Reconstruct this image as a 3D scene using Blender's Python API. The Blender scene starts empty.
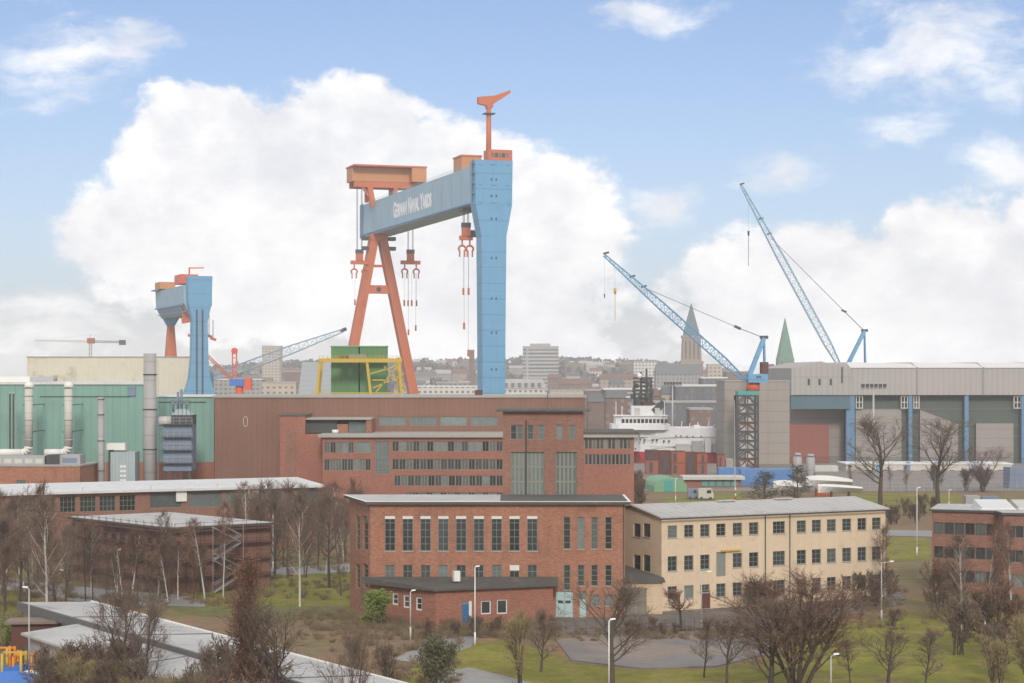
import bpy, math, random
from mathutils import Vector
R = math.radians
C = bpy.context.scene.collection
SC = bpy.context.scene

# ---------------------------------------------------------------- camera
FPX, HOR, CX, EYE = 1900.0, 372.0, 512.0, 27.0
cam_d = bpy.data.cameras.new('camera'); cam = bpy.data.objects.new('camera', cam_d); C.objects.link(cam)
cam_d.sensor_width = 36; cam_d.lens = 36 * FPX / 1024; cam_d.shift_y = 30.5 / 1024
cam_d.clip_start = 1; cam_d.clip_end = 20000
cam.location = (0, 0, EYE); cam.rotation_euler = (R(90), 0, 0)
SC.camera = cam
SC.view_settings.view_transform = 'Standard'; SC.view_settings.look = 'None'
SC.view_settings.gamma = 1; SC.view_settings.exposure = EXPOSURE = 0.64
try:
    SC.view_settings.use_curve_mapping = False
except Exception: pass
SC.cycles.max_bounces = 6; SC.cycles.diffuse_bounces = 2; SC.cycles.glossy_bounces = 2
SC.cycles.volume_bounces = 1; SC.cycles.use_denoising = True
SC.cycles.sample_clamp_indirect = 6

# ---------------------------------------------------------------- sun and sky
SUN_EL, SUN_AZ = 30.0, 176.0        # azimuth clockwise from +Y
sd = bpy.data.lights.new('sun', 'SUN'); sun = bpy.data.objects.new('sun', sd); C.objects.link(sun)
sd.energy = 1.5; sd.angle = R(11); sd.color = (1, .925, .82)
_s = Vector((math.sin(R(SUN_AZ)) * math.cos(R(SUN_EL)), math.cos(R(SUN_AZ)) * math.cos(R(SUN_EL)), math.sin(R(SUN_EL))))
sun.rotation_euler = _s.to_track_quat('Z', 'Y').to_euler(); sun.location = (0, 0, 300)

class NT:
    """Small wrapper to write node trees compactly."""
    def __init__(s, tree): s.t = tree; s.n = tree.nodes; s.l = tree.links
    def add(s, typ, **kw):
        n = s.n.new(typ)
        for k, v in kw.items(): setattr(n, k, v)
        return n
    def put(s, sock, v):
        if v is None: return
        if isinstance(v, bpy.types.NodeSocket): s.l.new(v, sock)
        else: sock.default_value = v[:3] if sock.type == 'VECTOR' and hasattr(v, '__len__') else v
    def math(s, op, a, b=None, c=None, clamp=False):
        n = s.add('ShaderNodeMath', operation=op, use_clamp=clamp)
        s.put(n.inputs[0], a); s.put(n.inputs[1], b); s.put(n.inputs[2], c); return n.outputs[0]
    def vec(s, op, a, b=None):
        n = s.add('ShaderNodeVectorMath', operation=op); s.put(n.inputs[0], a); s.put(n.inputs[1], b)
        return n.outputs['Value'] if op in ('LENGTH', 'DOT_PRODUCT') else n.outputs[0]
    def comb(s, x, y, z=0.0):
        n = s.add('ShaderNodeCombineXYZ'); s.put(n.inputs[0], x); s.put(n.inputs[1], y); s.put(n.inputs[2], z); return n.outputs[0]
    def noise(s, v, scale, detail=3, rough=.55, out='Fac'):
        n = s.add('ShaderNodeTexNoise'); s.put(n.inputs['Vector'], v); n.inputs['Scale'].default_value = scale
        n.inputs['Detail'].default_value = detail; n.inputs['Roughness'].default_value = rough; return n.outputs[out]
    def smooth(s, v, a, b, lo=0.0, hi=1.0):
        n = s.add('ShaderNodeMapRange', interpolation_type='SMOOTHSTEP'); s.put(n.inputs['Value'], v)
        n.inputs['From Min'].default_value = a; n.inputs['From Max'].default_value = b
        n.inputs['To Min'].default_value = lo; n.inputs['To Max'].default_value = hi; return n.outputs[0]
    def mix(s, f, a, b, blend='MIX'):
        n = s.add('ShaderNodeMix', data_type='RGBA', blend_type=blend)
        s.put(n.inputs[0], f); s.put(n.inputs[6], a); s.put(n.inputs[7], b); return n.outputs[2]

def rgba(c): return (c[0], c[1], c[2], 1)

SKY_STRENGTH = 0.10
HAZE = 0.0002
def build_world():
    w = bpy.data.worlds.new('World'); SC.world = w; w.use_nodes = True
    t = NT(w.node_tree); t.n.clear()
    sky = t.add('ShaderNodeTexSky', sky_type='NISHITA', sun_disc=False)
    sky.sun_elevation = R(SUN_EL); sky.sun_rotation = R(SUN_AZ); sky.altitude = 30
    sky.air_density = 1.0; sky.dust_density = 0.6; sky.ozone_density = 2.0
    g = t.add('ShaderNodeTexCoord').outputs['Generated']
    sep = t.add('ShaderNodeSeparateXYZ'); t.put(sep.inputs[0], g)
    az = t.math('ARCTAN2', sep.outputs[0], sep.outputs[1]); el = t.math('ARCSINE', sep.outputs[2])
    P = t.comb(az, el)
    P3 = t.vec('MULTIPLY', P, (1, 1.35, 1))
    warp = t.noise(P3, 16, 5, .55, 'Color')
    warp = t.vec('SUBTRACT', warp, (.5, .5, .5))
    Pw = t.vec('ADD', P, t.vec('MULTIPLY', warp, (.030, .024, 0)))
    billow = t.noise(t.vec('ADD', P3, t.vec('MULTIPLY', warp, (.02, .02, 0))), 30, 10, .62)
    def blob(px, py, rx, ry):
        a = math.atan((px - CX) / FPX); e = math.atan((HOR - py) / FPX * math.cos(a))
        d = t.vec('MULTIPLY', t.vec('SUBTRACT', Pw, (a, e, 0)), (FPX / rx, FPX / ry, 0))
        return t.math('SUBTRACT', 1.0, t.vec('LENGTH', d))
    def union(lst):
        m = None
        for b in lst:
            s = blob(*b); m = s if m is None else t.math('SMOOTH_MAX', m, s, .15)
        return m
    cum = union([(300, 152, 125, 72), (168, 175, 62, 82), (128, 232, 84, 56), (425, 185, 130, 82), (540, 232, 92, 96), (300, 262, 220, 100),
                 (470, 300, 170, 80), (215, 130, 92, 52), (350, 118, 90, 46),
                 (752, 288, 92, 66), (830, 286, 110, 66), (955, 262, 100, 74), (1060, 262, 90, 92), (900, 330, 260, 60), (572, 350, 52, 34), (480, 348, 60, 26)])
    cmask = t.smooth(t.math('ADD', cum, t.math('MULTIPLY', t.math('SUBTRACT', billow, .5), 1.15)), -.02, .25)
    # thin veils
    streak = t.noise(t.vec('MULTIPLY', Pw, (1, 2.2, 1)), 22, 7, .62)
    veil = union([(930, 50, 150, 80), (1000, 165, 60, 36), (780, 165, 60, 30), (900, 122, 60, 30), (60, 55, 150, 60), (650, 10, 90, 30), (30, 330, 170, 70), (660, 345, 90, 36), (660, 205, 60, 36)])
    vmask = t.smooth(t.math('ADD', veil, t.math('MULTIPLY', t.math('SUBTRACT', streak, .5), 2.6)), .12, 1.1, 0, .85)
    # unseen rest of the sky: broken cloud, thickened to warm the light
    other = t.smooth(t.noise(g, 3.2, 7, .58), .34, .52)
    off = t.math('MAXIMUM', t.smooth(t.math('ABSOLUTE', az), .33, .5), t.smooth(el, .24, .36))
    other = t.math('MULTIPLY', other, off)
    low = t.smooth(el, .002, .045, .50, 0)
    m = t.math('MAXIMUM', t.math('MAXIMUM', cmask, vmask), t.math('MAXIMUM', other, low))
    tone = t.smooth(t.math('ADD', t.math('MULTIPLY', billow, .55), t.math('MULTIPLY', t.noise(P3, 9, 4, .5), .6)), .36, .78)
    lowgrey = t.smooth(el, .0, .10)
    tone = t.math('MULTIPLY', tone, t.smooth(lowgrey, 0, 1, .9, 1))
    S = 1 / SKY_STRENGTH
    ccol = t.mix(tone, rgba([x * S for x in (.52, .535, .575)]), rgba([x * S for x in (.80, .79, .785)]))
    tc = t.mix(t.smooth(el, .0, .13), (.55, .585, .80, 1), (.632, .634, .745, 1)); tint = t.mix(1.0, sky.outputs[0], tc, 'MULTIPLY')
    bright = t.smooth(el, .0, .07, 1.32, 1.0); cs = t.vec('SCALE', ccol); t.put(cs.node.inputs['Scale'], bright)
    col = t.mix(m, tint, cs)
    bg = t.add('ShaderNodeBackground'); t.put(bg.inputs[0], col); bg.inputs[1].default_value = SKY_STRENGTH
    out = t.add('ShaderNodeOutputWorld'); t.l.new(bg.outputs[0], out.inputs[0])
    w.cycles.sampling_method = 'MANUAL'; w.cycles.sample_map_resolution = 512
CL_SKY = 1.0
build_world()

# ---------------------------------------------------------------- pixel maths (used once, to place things at real distances)
def K(px): return (px - CX) / FPX
def at(px, py, Y): return Vector((K(px) * Y, Y, EYE + (HOR - py) / FPX * Y))
def gnd(px, py, z=0.0):
    Y = (EYE - z) * FPX / (py - HOR); return Vector((K(px) * Y, Y, z))

# ---------------------------------------------------------------- mesh builder
Zv = Vector((0, 0, 1))
class MB:
    def __init__(s): s.v = []; s.f = []; s.sm = []
    def face(s, pts, smooth=False):
        i = len(s.v); s.v += [tuple(p) for p in pts]; s.f.append(tuple(range(i, i + len(pts)))); s.sm.append(smooth)
    def add(s, vs, fs, smooth=False):
        i = len(s.v); s.v += [tuple(p) for p in vs]
        for f in fs: s.f.append(tuple(i + k for k in f)); s.sm.append(smooth)
        return s
    def hexa(s, b, t):
        s.add(list(b) + list(t), [(3, 2, 1, 0), (4, 5, 6, 7), (0, 1, 5, 4), (1, 2, 6, 5), (2, 3, 7, 6), (3, 0, 4, 7)]); return s
    def box(s, x0, x1, y0, y1, z0, z1):
        return s.hexa([(x0, y0, z0), (x1, y0, z0), (x1, y1, z0), (x0, y1, z0)], [(x0, y0, z1), (x1, y0, z1), (x1, y1, z1), (x0, y1, z1)])
    def fbox(s, F, u0, u1, v0, v1, n0, n1):
        """box in a facade frame: u along, v up, n outwards"""
        q = lambda v: [F.p(u0, v, n1), F.p(u1, v, n1), F.p(u1, v, n0), F.p(u0, v, n0)]
        return s.hexa(q(v0), q(v1))
    def prism(s, poly, z0, z1):
        n = len(poly); z1s = z1 if isinstance(z1, (list, tuple)) else [z1] * n
        s.add([(p[0], p[1], z0) for p in poly] + [(p[0], p[1], z) for p, z in zip(poly, z1s)],
              [tuple(reversed(range(n))), tuple(range(n, 2 * n))] + [(i, (i + 1) % n, n + (i + 1) % n, n + i) for i in range(n)]); return s
    def tube(s, p0, p1, r0, r1=None, n=8, caps=True, smooth=None):
        p0, p1 = Vector(p0), Vector(p1); r1 = r0 if r1 is None else r1
        d = p1 - p0
        if d.length < 1e-6: return s
        d.normalize(); a = d.orthogonal().normalized(); b = d.cross(a)
        ring = lambda p, r: [p + (a * math.cos(2 * math.pi * k / n) + b * math.sin(2 * math.pi * k / n)) * r for k in range(n)]
        sm = n >= 8 if smooth is None else smooth
        i = len(s.v); s.v += [tuple(p) for p in ring(p0, r0) + ring(p1, r1)]
        for k in range(n):
            s.f.append((i + k, i + (k + 1) % n, i + n + (k + 1) % n, i + n + k)); s.sm.append(sm)
        if caps:
            s.f.append(tuple(i + k for k in reversed(range(n)))); s.sm.append(False)
            s.f.append(tuple(i + n + k for k in range(n))); s.sm.append(False)
        return s
    def beam(s, p0, p1, w, h=None, up=Zv):
        p0, p1 = Vector(p0), Vector(p1); h = w if h is None else h
        d = (p1 - p0).normalized(); a = d.cross(up)
        if a.length < 1e-3: a = d.cross(Vector((1, 0, 0)))
        a.normalize(); b = a.cross(d)
        q = lambda p: [p - a * w / 2 - b * h / 2, p + a * w / 2 - b * h / 2, p + a * w / 2 + b * h / 2, p - a * w / 2 + b * h / 2]
        return s.hexa(q(p0), q(p1))
    def lathe(s, c, prof, n=16, smooth=True):
        c = Vector(c); i = len(s.v); m = len(prof)
        for r, z in prof:
            for k in range(n): s.v.append((c.x + r * math.cos(2 * math.pi * k / n), c.y + r * math.sin(2 * math.pi * k / n), c.z + z))
        for j in range(m - 1):
            for k in range(n):
                s.f.append((i + j * n + k, i + j * n + (k + 1) % n, i + (j + 1) * n + (k + 1) % n, i + (j + 1) * n + k)); s.sm.append(smooth)
        s.f.append(tuple(i + k for k in reversed(range(n)))); s.sm.append(False)
        s.f.append(tuple(i + (m - 1) * n + k for k in range(n))); s.sm.append(False)
        return s
    def lattice(s, p0, p1, w0, w1, nseg, r, up=Zv, mid=None):
        """four chords and zigzag bracing from p0 to p1; w0/w1 square sizes at the ends, mid = size in the middle part"""
        p0, p1 = Vector(p0), Vector(p1); d = (p1 - p0); a = d.cross(up)
        if a.length < 1e-3: a = Vector((1, 0, 0))
        a.normalize(); b = a.cross(d).normalized(); rows = []
        for k in range(nseg + 1):
            f = k / nseg
            w = w0 + (w1 - w0) * f if mid is None else (w0 + (mid - w0) * min(1, f / .15) if f < .15 else mid if f < .6 else mid + (w1 - mid) * (f - .6) / .4)
            c = p0 + d * f; rows.append([c + a * w / 2 * i + b * w / 2 * j for i, j in ((-1, -1), (1, -1), (1, 1), (-1, 1))])
        for k in range(nseg):
            A, B = rows[k], rows[k + 1]
            for i in range(4):
                s.tube(A[i], B[i], r, n=5, caps=False)
                j = (i + 1) % 4
                if k % 2: s.tube(A[i], B[j], r * .55, n=4, caps=False)
                else: s.tube(A[j], B[i], r * .55, n=4, caps=False)
                s.tube(A[i], A[j], r * .5, n=4, caps=False)
        return s
    def build(s, name, m, parent=None, root=None):
        me = bpy.data.meshes.new(name)
        off = Vector((0, 0, 0)); p = parent
        while p is not None: off += p.location; p = p.parent
        me.from_pydata([(x - off.x, y - off.y, z - off.z) for x, y, z in s.v], [], s.f)
        if any(s.sm): me.polygons.foreach_set('use_smooth', s.sm)
        me.materials.append(m); me.update()
        o = bpy.data.objects.new(name, me); C.objects.link(o)
        if parent is not None: o.parent = parent
        return o

class Fr:
    """facade frame from ground point A to B (A on the viewer's left when seen from outside)"""
    def __init__(s, A, B, z0=0.0):
        s.A = Vector((A[0], A[1], z0)); B = Vector((B[0], B[1], z0)); s.W = (B - s.A).length
        s.U = (B - s.A).normalized(); s.N = Vector((s.U.y, -s.U.x, 0)); s.z0 = z0
    def p(s, u, v, n=0.0): return s.A + s.U * u + s.N * n + Zv * v
    def u(s, px):
        k = K(px); return (k * s.A.y - s.A.x) / (s.U.x - k * s.U.y)
    def v(s, px, py):
        Y = s.A.y + s.U.y * s.u(px); return EYE + (HOR - py) / FPX * Y - s.z0

# ---------------------------------------------------------------- naming
def tag(o, label=None, cat=None, group=None, kind=None):
    if label: o['label'] = label
    if cat: o['category'] = cat
    if group: o['group'] = group
    if kind: o['kind'] = kind
    return o
def thing(name, loc, label, cat, group=None):
    o = bpy.data.objects.new(name, None); C.objects.link(o); o.location = Vector(loc)
    o.empty_display_size = .5
    return tag(o, label, cat, group)
def struct(name, mb, m):
    return tag(mb.build(name, m), kind='structure')

# ---------------------------------------------------------------- materials
MATS = {}
def mat(name, col, rough=.75, var=.18, scale=.25, fine=.12, fscale=3.0, streak=0.0, metal=0.0, ribs=0.0, ribw=.6, spec=.4, dirt=None, brick=False, objspace=False, rnd=0.0, panel=None, bump=0.0):
    if name in MATS: return MATS[name]
    m = bpy.data.materials.new(name); m.use_nodes = True; MATS[name] = m
    t = NT(m.node_tree); b = t.n['Principled BSDF']
    b.inputs['Roughness'].default_value = rough; b.inputs['Metallic'].default_value = metal
    b.inputs['Specular IOR Level'].default_value = spec
    pos = t.add('ShaderNodeTexCoord').outputs['Object'] if objspace else t.add('ShaderNodeNewGeometry').outputs['Position']
    n1 = t.noise(pos, scale, 4, .6); n2 = t.noise(pos, fscale, 2, .6)
    f = t.math('ADD', 1.0, t.math('ADD', t.math('MULTIPLY', t.math('SUBTRACT', n1, .5), var * 2), t.math('MULTIPLY', t.math('SUBTRACT', n2, .5), fine * 2)))
    sep = t.add('ShaderNodeSeparateXYZ'); t.put(sep.inputs[0], pos)
    along = t.math('ADD', t.math('MULTIPLY', sep.outputs[0], .88), t.math('MULTIPLY', sep.outputs[1], .47))
    if streak:
        sv = t.comb(t.math('MULTIPLY', along, 1.6), t.math('MULTIPLY', sep.outputs[2], .07))
        s1 = t.noise(sv, 1.0, 5, .65)
        f = t.math('MULTIPLY', f, t.math('ADD', 1.0, t.math('MULTIPLY', t.math('SUBTRACT', s1, .5), streak * 2)))
    if ribs:
        w = t.math('FRACT', t.math('DIVIDE', along, ribw))
        w = t.smooth(t.math('ABSOLUTE', t.math('SUBTRACT', w, .5)), .32, .46)
        f = t.math('MULTIPLY', f, t.math('SUBTRACT', 1.0, t.math('MULTIPLY', w, ribs)))
    if panel:
        wz = t.math('FRACT', t.math('DIVIDE', sep.outputs[2], panel)); wz = t.smooth(t.math('ABSOLUTE', t.math('SUBTRACT', wz, .5)), .44, .49)
        f = t.math('MULTIPLY', f, t.math('SUBTRACT', 1.0, t.math('MULTIPLY', wz, .22)))
    if rnd:
        oi = t.add('ShaderNodeObjectInfo').outputs['Random']
        f = t.math('MULTIPLY', f, t.math('ADD', 1 - rnd, t.math('MULTIPLY', oi, 2 * rnd)))
    base = rgba(col)
    if brick:
        bt = t.add('ShaderNodeTexBrick'); t.put(bt.inputs['Vector'], t.comb(along, sep.outputs[2]))
        bt.inputs['Scale'].default_value = 1.0; bt.inputs['Brick Width'].default_value = .26; bt.inputs['Row Height'].default_value = .085
        bt.inputs['Mortar Size'].default_value = .012
        bt.inputs['Color1'].default_value = rgba([c * 1.28 for c in col]); bt.inputs['Color2'].default_value = rgba([c * .74 for c in col])
        bt.inputs['Mortar'].default_value = (.27, .17, .125, 1); base = bt.outputs['Color']
    c = t.vec('SCALE', base)
    c.node.inputs['Scale'].default_value = 1; t.put(c.node.inputs['Scale'], f)
    if dirt:
        dn = t.smooth(t.noise(pos, scale * 2.2, 5, .7), .52, .72)
        c = t.mix(t.math('MULTIPLY', dn, dirt[3]), c, rgba(dirt))
    t.put(b.inputs['Base Color'], c)
    if bump:
        bp = t.add('ShaderNodeBump'); bp.inputs['Strength'].default_value = bump; bp.inputs['Distance'].default_value = .05
        t.put(bp.inputs['Height'], n2); t.l.new(bp.outputs[0], b.inputs['Normal'])
    return m

M = dict(
    brick=mat('red_brick', (.335, .132, .074), .85, .22, .18, .14, 2.2, streak=.2, brick=True, dirt=(.17, .088, .064, .75)),
    brick2=mat('dark_red_brick', (.285, .096, .062), .85, .22, .15, .10, 2, streak=.12, brick=True),
    brick4=mat('sooty_brick', (.165, .075, .062), .85, .16, .15, .10, 2, streak=.14, brick=True),
    brick3=mat('brown_red_brick', (.215, .094, .066), .85, .22, .15, .10, 2, streak=.14, brick=True),
    browncl=mat('brown_cladding', (.210, .108, .076), .7, .14, .08, .08, 2, streak=.26, ribs=.08, dirt=(.15, .085, .065, .35), ribw=.8),
    green=mat('green_cladding', (.185, .335, .285), .6, .12, .06, .05, 2, streak=.20, ribs=.10, ribw=1.2, dirt=(.13, .22, .18, .35)),
    cream=mat('cream_cladding', (.60, .57, .45), .7, .12, .08, .05, 2, streak=.2, dirt=(.30, .27, .20, .5)),
    whitetrim=mat('white_trim', (.70, .69, .65), .6, .1, .3, .05),
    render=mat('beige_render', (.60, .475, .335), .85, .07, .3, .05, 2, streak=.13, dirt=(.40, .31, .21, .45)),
    rendershade=mat('shaded_beige_render', (.54, .41, .28), .85, .08, .3, .05, 2, streak=.14, dirt=(.36, .27, .19, .45)),  # darker copy of the beige render, shade put into its colour
    concrete=mat('concrete', (.34, .32, .29), .85, .16, .3, .08, 2, streak=.14),
    felt=mat('roofing_felt', (.085, .080, .072), .9, .22, .35, .12, 2, dirt=(.15, .15, .10, .6)),
    greyroof=mat('grey_roof_sheet', (.42, .41, .385), .75, .16, .22, .06, 2, ribs=.14, ribw=1.1, dirt=(.24, .24, .22, .6)),
    paleroof=mat('pale_wet_roof', (.42, .41, .39), .65, .28, .14, .07, 1.2, dirt=(.235, .23, .225, .8)),
    whiteroof=mat('white_roof_sheet', (.58, .58, .57), .55, .14, .2, .06, 2, dirt=(.40, .40, .38, .6)),
    darkband=mat('tarred_band', (.12, .115, .11), .8, .2, .4, .1),
    glass=mat('window_glass', (.040, .048, .050), .12, .35, .5, .3, 1.4, spec=.6, rnd=.6),
    palglass=mat('pale_glass', (.13, .155, .15), .2, .35, .35, .25, 1.6, spec=.6, rnd=.4),
    blind=mat('pale_blind', (.62, .60, .56), .7, .12, .6, .05),
    greyframe=mat('grey_green_frame', (.20, .215, .19), .6, .12, .5, .05),
    darkframe=mat('dark_frame', (.06, .065, .062), .6, .12, .5, .05),
    whiteframe=mat('white_frame', (.66, .65, .62), .55, .08, .5, .04),
    olive=mat('olive_frame', (.20, .215, .165), .6, .12, .5, .05),
    turq=mat('turquoise_paint', (.36, .50, .50), .6, .12, .8, .06, dirt=(.26, .34, .34, .5)),
    bluedoor=mat('blue_paint_door', (.03, .12, .28), .5, .08, .8),
    woodgrey=mat('weathered_wood', (.20, .175, .15), .85, .15, .8, .1, streak=.2),
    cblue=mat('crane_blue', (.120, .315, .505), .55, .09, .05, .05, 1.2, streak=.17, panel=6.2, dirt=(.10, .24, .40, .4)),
    cgirder=mat('hazed_crane_blue', (.27, .42, .535), .55, .09, .05, .05, 1.2, streak=.22, dirt=(.21, .33, .43, .45)),  # crane blue paled and greyed: sheen and haze put into the colour
    corange=mat('crane_orange_red', (.51, .135, .055), .6, .10, .12, .05, 1.2, streak=.08),
    cbrown=mat('machinery_house_ochre', (.50, .215, .085), .6, .07, .1, .04, 1.2),
    cred=mat('signal_red', (.62, .10, .045), .55, .1, .2, .05),
    yellow=mat('safety_yellow', (.52, .36, .045), .55, .14, .3, .06),
    silo=mat('silo_green', (.085, .205, .075), .6, .12, .1, .05, 1, streak=.15),
    steel=mat('galvanised_steel', (.36, .37, .37), .5, .14, .3, .06, 2, metal=.3),
    darksteel=mat('dark_steel', (.055, .056, .060), .6, .2, .3, .08),
    rope=mat('wire_rope', (.11, .11, .12), .6, .05, 1, .02),
    duct=mat('pale_duct', (.50, .485, .44), .6, .12, .3, .06, 2, streak=.16, panel=2.2),
    stack=mat('grey_stack', (.34, .33, .32), .6, .12, .2, .05, 1, streak=.2, panel=3.2),
    plant=mat('plant_blue_grey', (.165, .215, .29), .6, .14, .2, .06, 1, streak=.16, panel=1.6),
    plantlight=mat('plant_pale_blue', (.33, .40, .41), .6, .12, .2, .06, 1, streak=.12, ribs=.15, ribw=.5),
    shedgrey=mat('shed_grey_cladding', (.365, .345, .325), .65, .07, .05, .03, 1, streak=.16, ribs=.12, ribw=1.5),
    shedtaupe=mat('shed_taupe_panel', (.29, .265, .24), .7, .09, .08, .03, 1, streak=.1, panel=3.0),
    shedgreen=mat('shed_olive_green', (.082, .105, .088), .7, .12, .05, .05, 1, streak=.1),
    shedblue=mat('shed_blue_steel', (.11, .225, .36), .6, .08, .1, .04),
    shedroof=mat('shed_white_roof', (.66, .65, .62), .6, .08, .05, .04),
    redbox=mat('red_brown_sheet', (.27, .095, .07), .7, .1, .1, .05, streak=.1),
    shipwhite=mat('ship_white', (.74, .73, .72), .5, .07, .2, .04, 1, streak=.08, dirt=(.52, .44, .38, .35)),
    shipred=mat('ship_red', (.50, .035, .035), .5, .1, .2, .05),
    rust=mat('rust_orange', (.33, .09, .04), .75, .25, .25, .1, streak=.15),
    rustdark=mat('rust_dark', (.11, .045, .035), .8, .25, .25, .1),
    tarpblue=mat('blue_tarpaulin', (.085, .20, .42), .6, .2, .3, .08),
    teal=mat('teal_paint', (.06, .30, .27), .6, .1, .3, .06),
    tentgreen=mat('green_tent_sheet', (.165, .32, .19), .65, .15, .2, .05),
    tarpwhite=mat('white_tarpaulin', (.62, .61, .58), .6, .1, .4, .06),
    bark=mat('brown_bark', (.078, .060, .047), .9, .25, 1.2, .2, objspace=True, rnd=.25),
    twig=mat('brown_twigs', (.142, .102, .077), .9, .2, .8, .15, objspace=True, rnd=.25),
    twigred=mat('red_brown_twigs', (.160, .092, .063), .9, .2, .8, .15, objspace=True, rnd=.2),
    twigpurple=mat('purple_twigs', (.17, .10, .108), .9, .2, .8, .15, objspace=True, rnd=.15),
    twigyellow=mat('yellow_brown_twigs', (.25, .20, .10), .9, .2, .8, .15, objspace=True, rnd=.2),
    birchbark=mat('birch_bark', (.50, .475, .43), .8, .35, 2.2, .3, 6, objspace=True),
    leafrust=mat('rust_leaves', (.21, .095, .055), .85, .25, .6, .2, objspace=True),
    leafgreen=mat('bush_leaves', (.17, .22, .045), .8, .3, .8, .2, objspace=True),
    leafdark=mat('evergreen_leaves', (.048, .064, .040), .85, .3, .8, .2, objspace=True, rnd=.2),
    leafolive=mat('olive_leaves', (.095, .105, .048), .85, .3, .8, .2, objspace=True, rnd=.2),
    lampgrey=mat('lamp_post_grey', (.42, .42, .41), .5, .08, .5, .03),
    lampwhite=mat('lamp_head_white', (.72, .72, .71), .4, .05, .5, .03),
    orangepaint=mat('orange_paint', (.70, .24, .03), .55, .08, .5),
    bluepaint=mat('bright_blue_paint', (.035, .16, .50), .55, .08, .5),
    greenpaint=mat('bright_green_paint', (.06, .28, .10), .55, .08, .5),
    copper=mat('green_copper', (.105, .235, .165), .7, .12, .1, .05, streak=.1),
    slate=mat('slate_blue', (.080, .125, .130), .7, .12, .1, .05),
    townbrick=mat('town_tower_brick', (.245, .112, .076), .85, .1, .1, .05),
    townstone=mat('town_tower_stone', (.285, .22, .16), .85, .1, .1, .05),
)

# ================================================================ GROUND
def sheet(name, pts, z, m, kind='structure', sub=None):
    mb = MB(); mb.face([(p[0], p[1], z) for p in pts]); o = mb.build(name, m); return tag(o, kind=kind)
def pg(lst): return [gnd(*p) for p in lst]

def ground_mat():
    m = bpy.data.materials.new('ground_earth'); m.use_nodes = True; t = NT(m.node_tree); b = t.n['Principled BSDF']
    b.inputs['Roughness'].default_value = .95; b.inputs['Specular IOR Level'].default_value = .15
    p = t.add('ShaderNodeNewGeometry').outputs['Position']
    n1 = t.smooth(t.noise(p, .045, 5, .6), .40, .62); n2 = t.noise(p, .6, 4, .7); n3 = t.smooth(t.noise(p, .11, 5, .65), .50, .66)
    c = t.mix(n1, (.200, .138, .088, 1), (.165, .145, .062, 1)); c = t.mix(n3, c, (.25, .150, .080, 1))
    f = t.math('ADD', .55, t.math('MULTIPLY', n2, .9)); c = t.vec('SCALE', c); t.put(c.node.inputs['Scale'], f)
    t.put(b.inputs['Base Color'], c); return m
def grass_mat(name, a, bb, patch):
    m = bpy.data.materials.new(name); m.use_nodes = True; t = NT(m.node_tree); b = t.n['Principled BSDF']
    b.inputs['Roughness'].default_value = .95; b.inputs['Specular IOR Level'].default_value = .15
    p = t.add('ShaderNodeNewGeometry').outputs['Position']
    c = t.mix(t.smooth(t.noise(p, .16, 5, .65), .36, .64), rgba(a), rgba(bb)); c = t.mix(t.smooth(t.noise(p, .32, 6, .7), .50, .64), c, rgba(patch))
    n2 = t.noise(p, 1.7, 4, .75); c = t.vec('SCALE', c); t.put(c.node.inputs['Scale'], t.math('ADD', .12, t.math('MULTIPLY', t.math('ADD', n2, t.noise(p, .5, 3, .6)), .88)))
    t.put(b.inputs['Base Color'], c); return m
def asphalt_mat(name, a, wet):
    m = bpy.data.materials.new(name); m.use_nodes = True; t = NT(m.node_tree); b = t.n['Principled BSDF']
    p = t.add('ShaderNodeNewGeometry').outputs['Position']
    w = t.smooth(t.noise(p, .11, 6, .68), .44, .58)
    c = t.mix(w, rgba(a), rgba(wet)); n2 = t.noise(p, 1.3, 5, .7); c = t.vec('SCALE', c); t.put(c.node.inputs['Scale'], t.math('ADD', .6, t.math('MULTIPLY', n2, .8)))
    t.put(b.inputs['Base Color'], c); t.put(b.inputs['Roughness'], t.math('SUBTRACT', .9, t.math('MULTIPLY', w, .35))); return m
GEARTH = ground_mat()
GGRASS = grass_mat('lawn_grass', (.150, .155, .026), (.225, .205, .040), (.185, .135, .062))
GROUGH = grass_mat('rough_grass', (.12, .13, .04), (.15, .15, .06), (.15, .11, .07))
ASPH = asphalt_mat('worn_asphalt', (.225, .180, .150), (.155, .142, .132))
ASPHD = asphalt_mat('dark_asphalt', (.125, .108, .095), (.155, .135, .115))
CONC = asphalt_mat('road_concrete', (.27, .26, .245), (.21, .20, .195))

mb = MB(); S = 4200
mb.face([(-S, -300, 0), (S, -300, 0), (S, S, 0), (-S, S, 0)])
struct('ground', mb, GEARTH)
sheet('harbour_water', [(2, 562, .02), (330, 562, .02), (420, 735, .02), (-6, 735, .02)], .02,
      mat('harbour_water', (.05, .062, .068), .12, .1, .05, .05, spec=.5))
# lawns and paving near the houses
def lawn(pts, z=.03, m=None): sheet('lawn', pts, z, m or GGRASS)
lawn(pg([(395, 690), (430, 646), (500, 641), (548, 652), (566, 664), (640, 671), (716, 669), (762, 661), (800, 640), (850, 622), (905, 612), (1040, 610), (1060, 700), (700, 720), (500, 705)]))
lawn(pg([(-12, 590), (40, 596), (24, 612), (-20, 618)]), .03)
lawn(pg([(118, 592), (250, 588), (238, 606), (170, 604), (130, 602)]), .03)
lawn(pg([(255, 576), (352, 570), (352, 606), (255, 610)]), .03)
lawn(pg([(165, 607), (352, 606), (352, 618), (262, 622), (190, 614)]), .032, GROUGH)
lawn(pg([(0, 566), (34, 566), (34, 575), (0, 575)]), .03)
lawn(pg([(852, 494), (960, 494), (964, 511), (840, 511)]), .03)
lawn(pg([(660, 497.5), (742, 492), (742, 499), (668, 505)]), .03)
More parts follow.
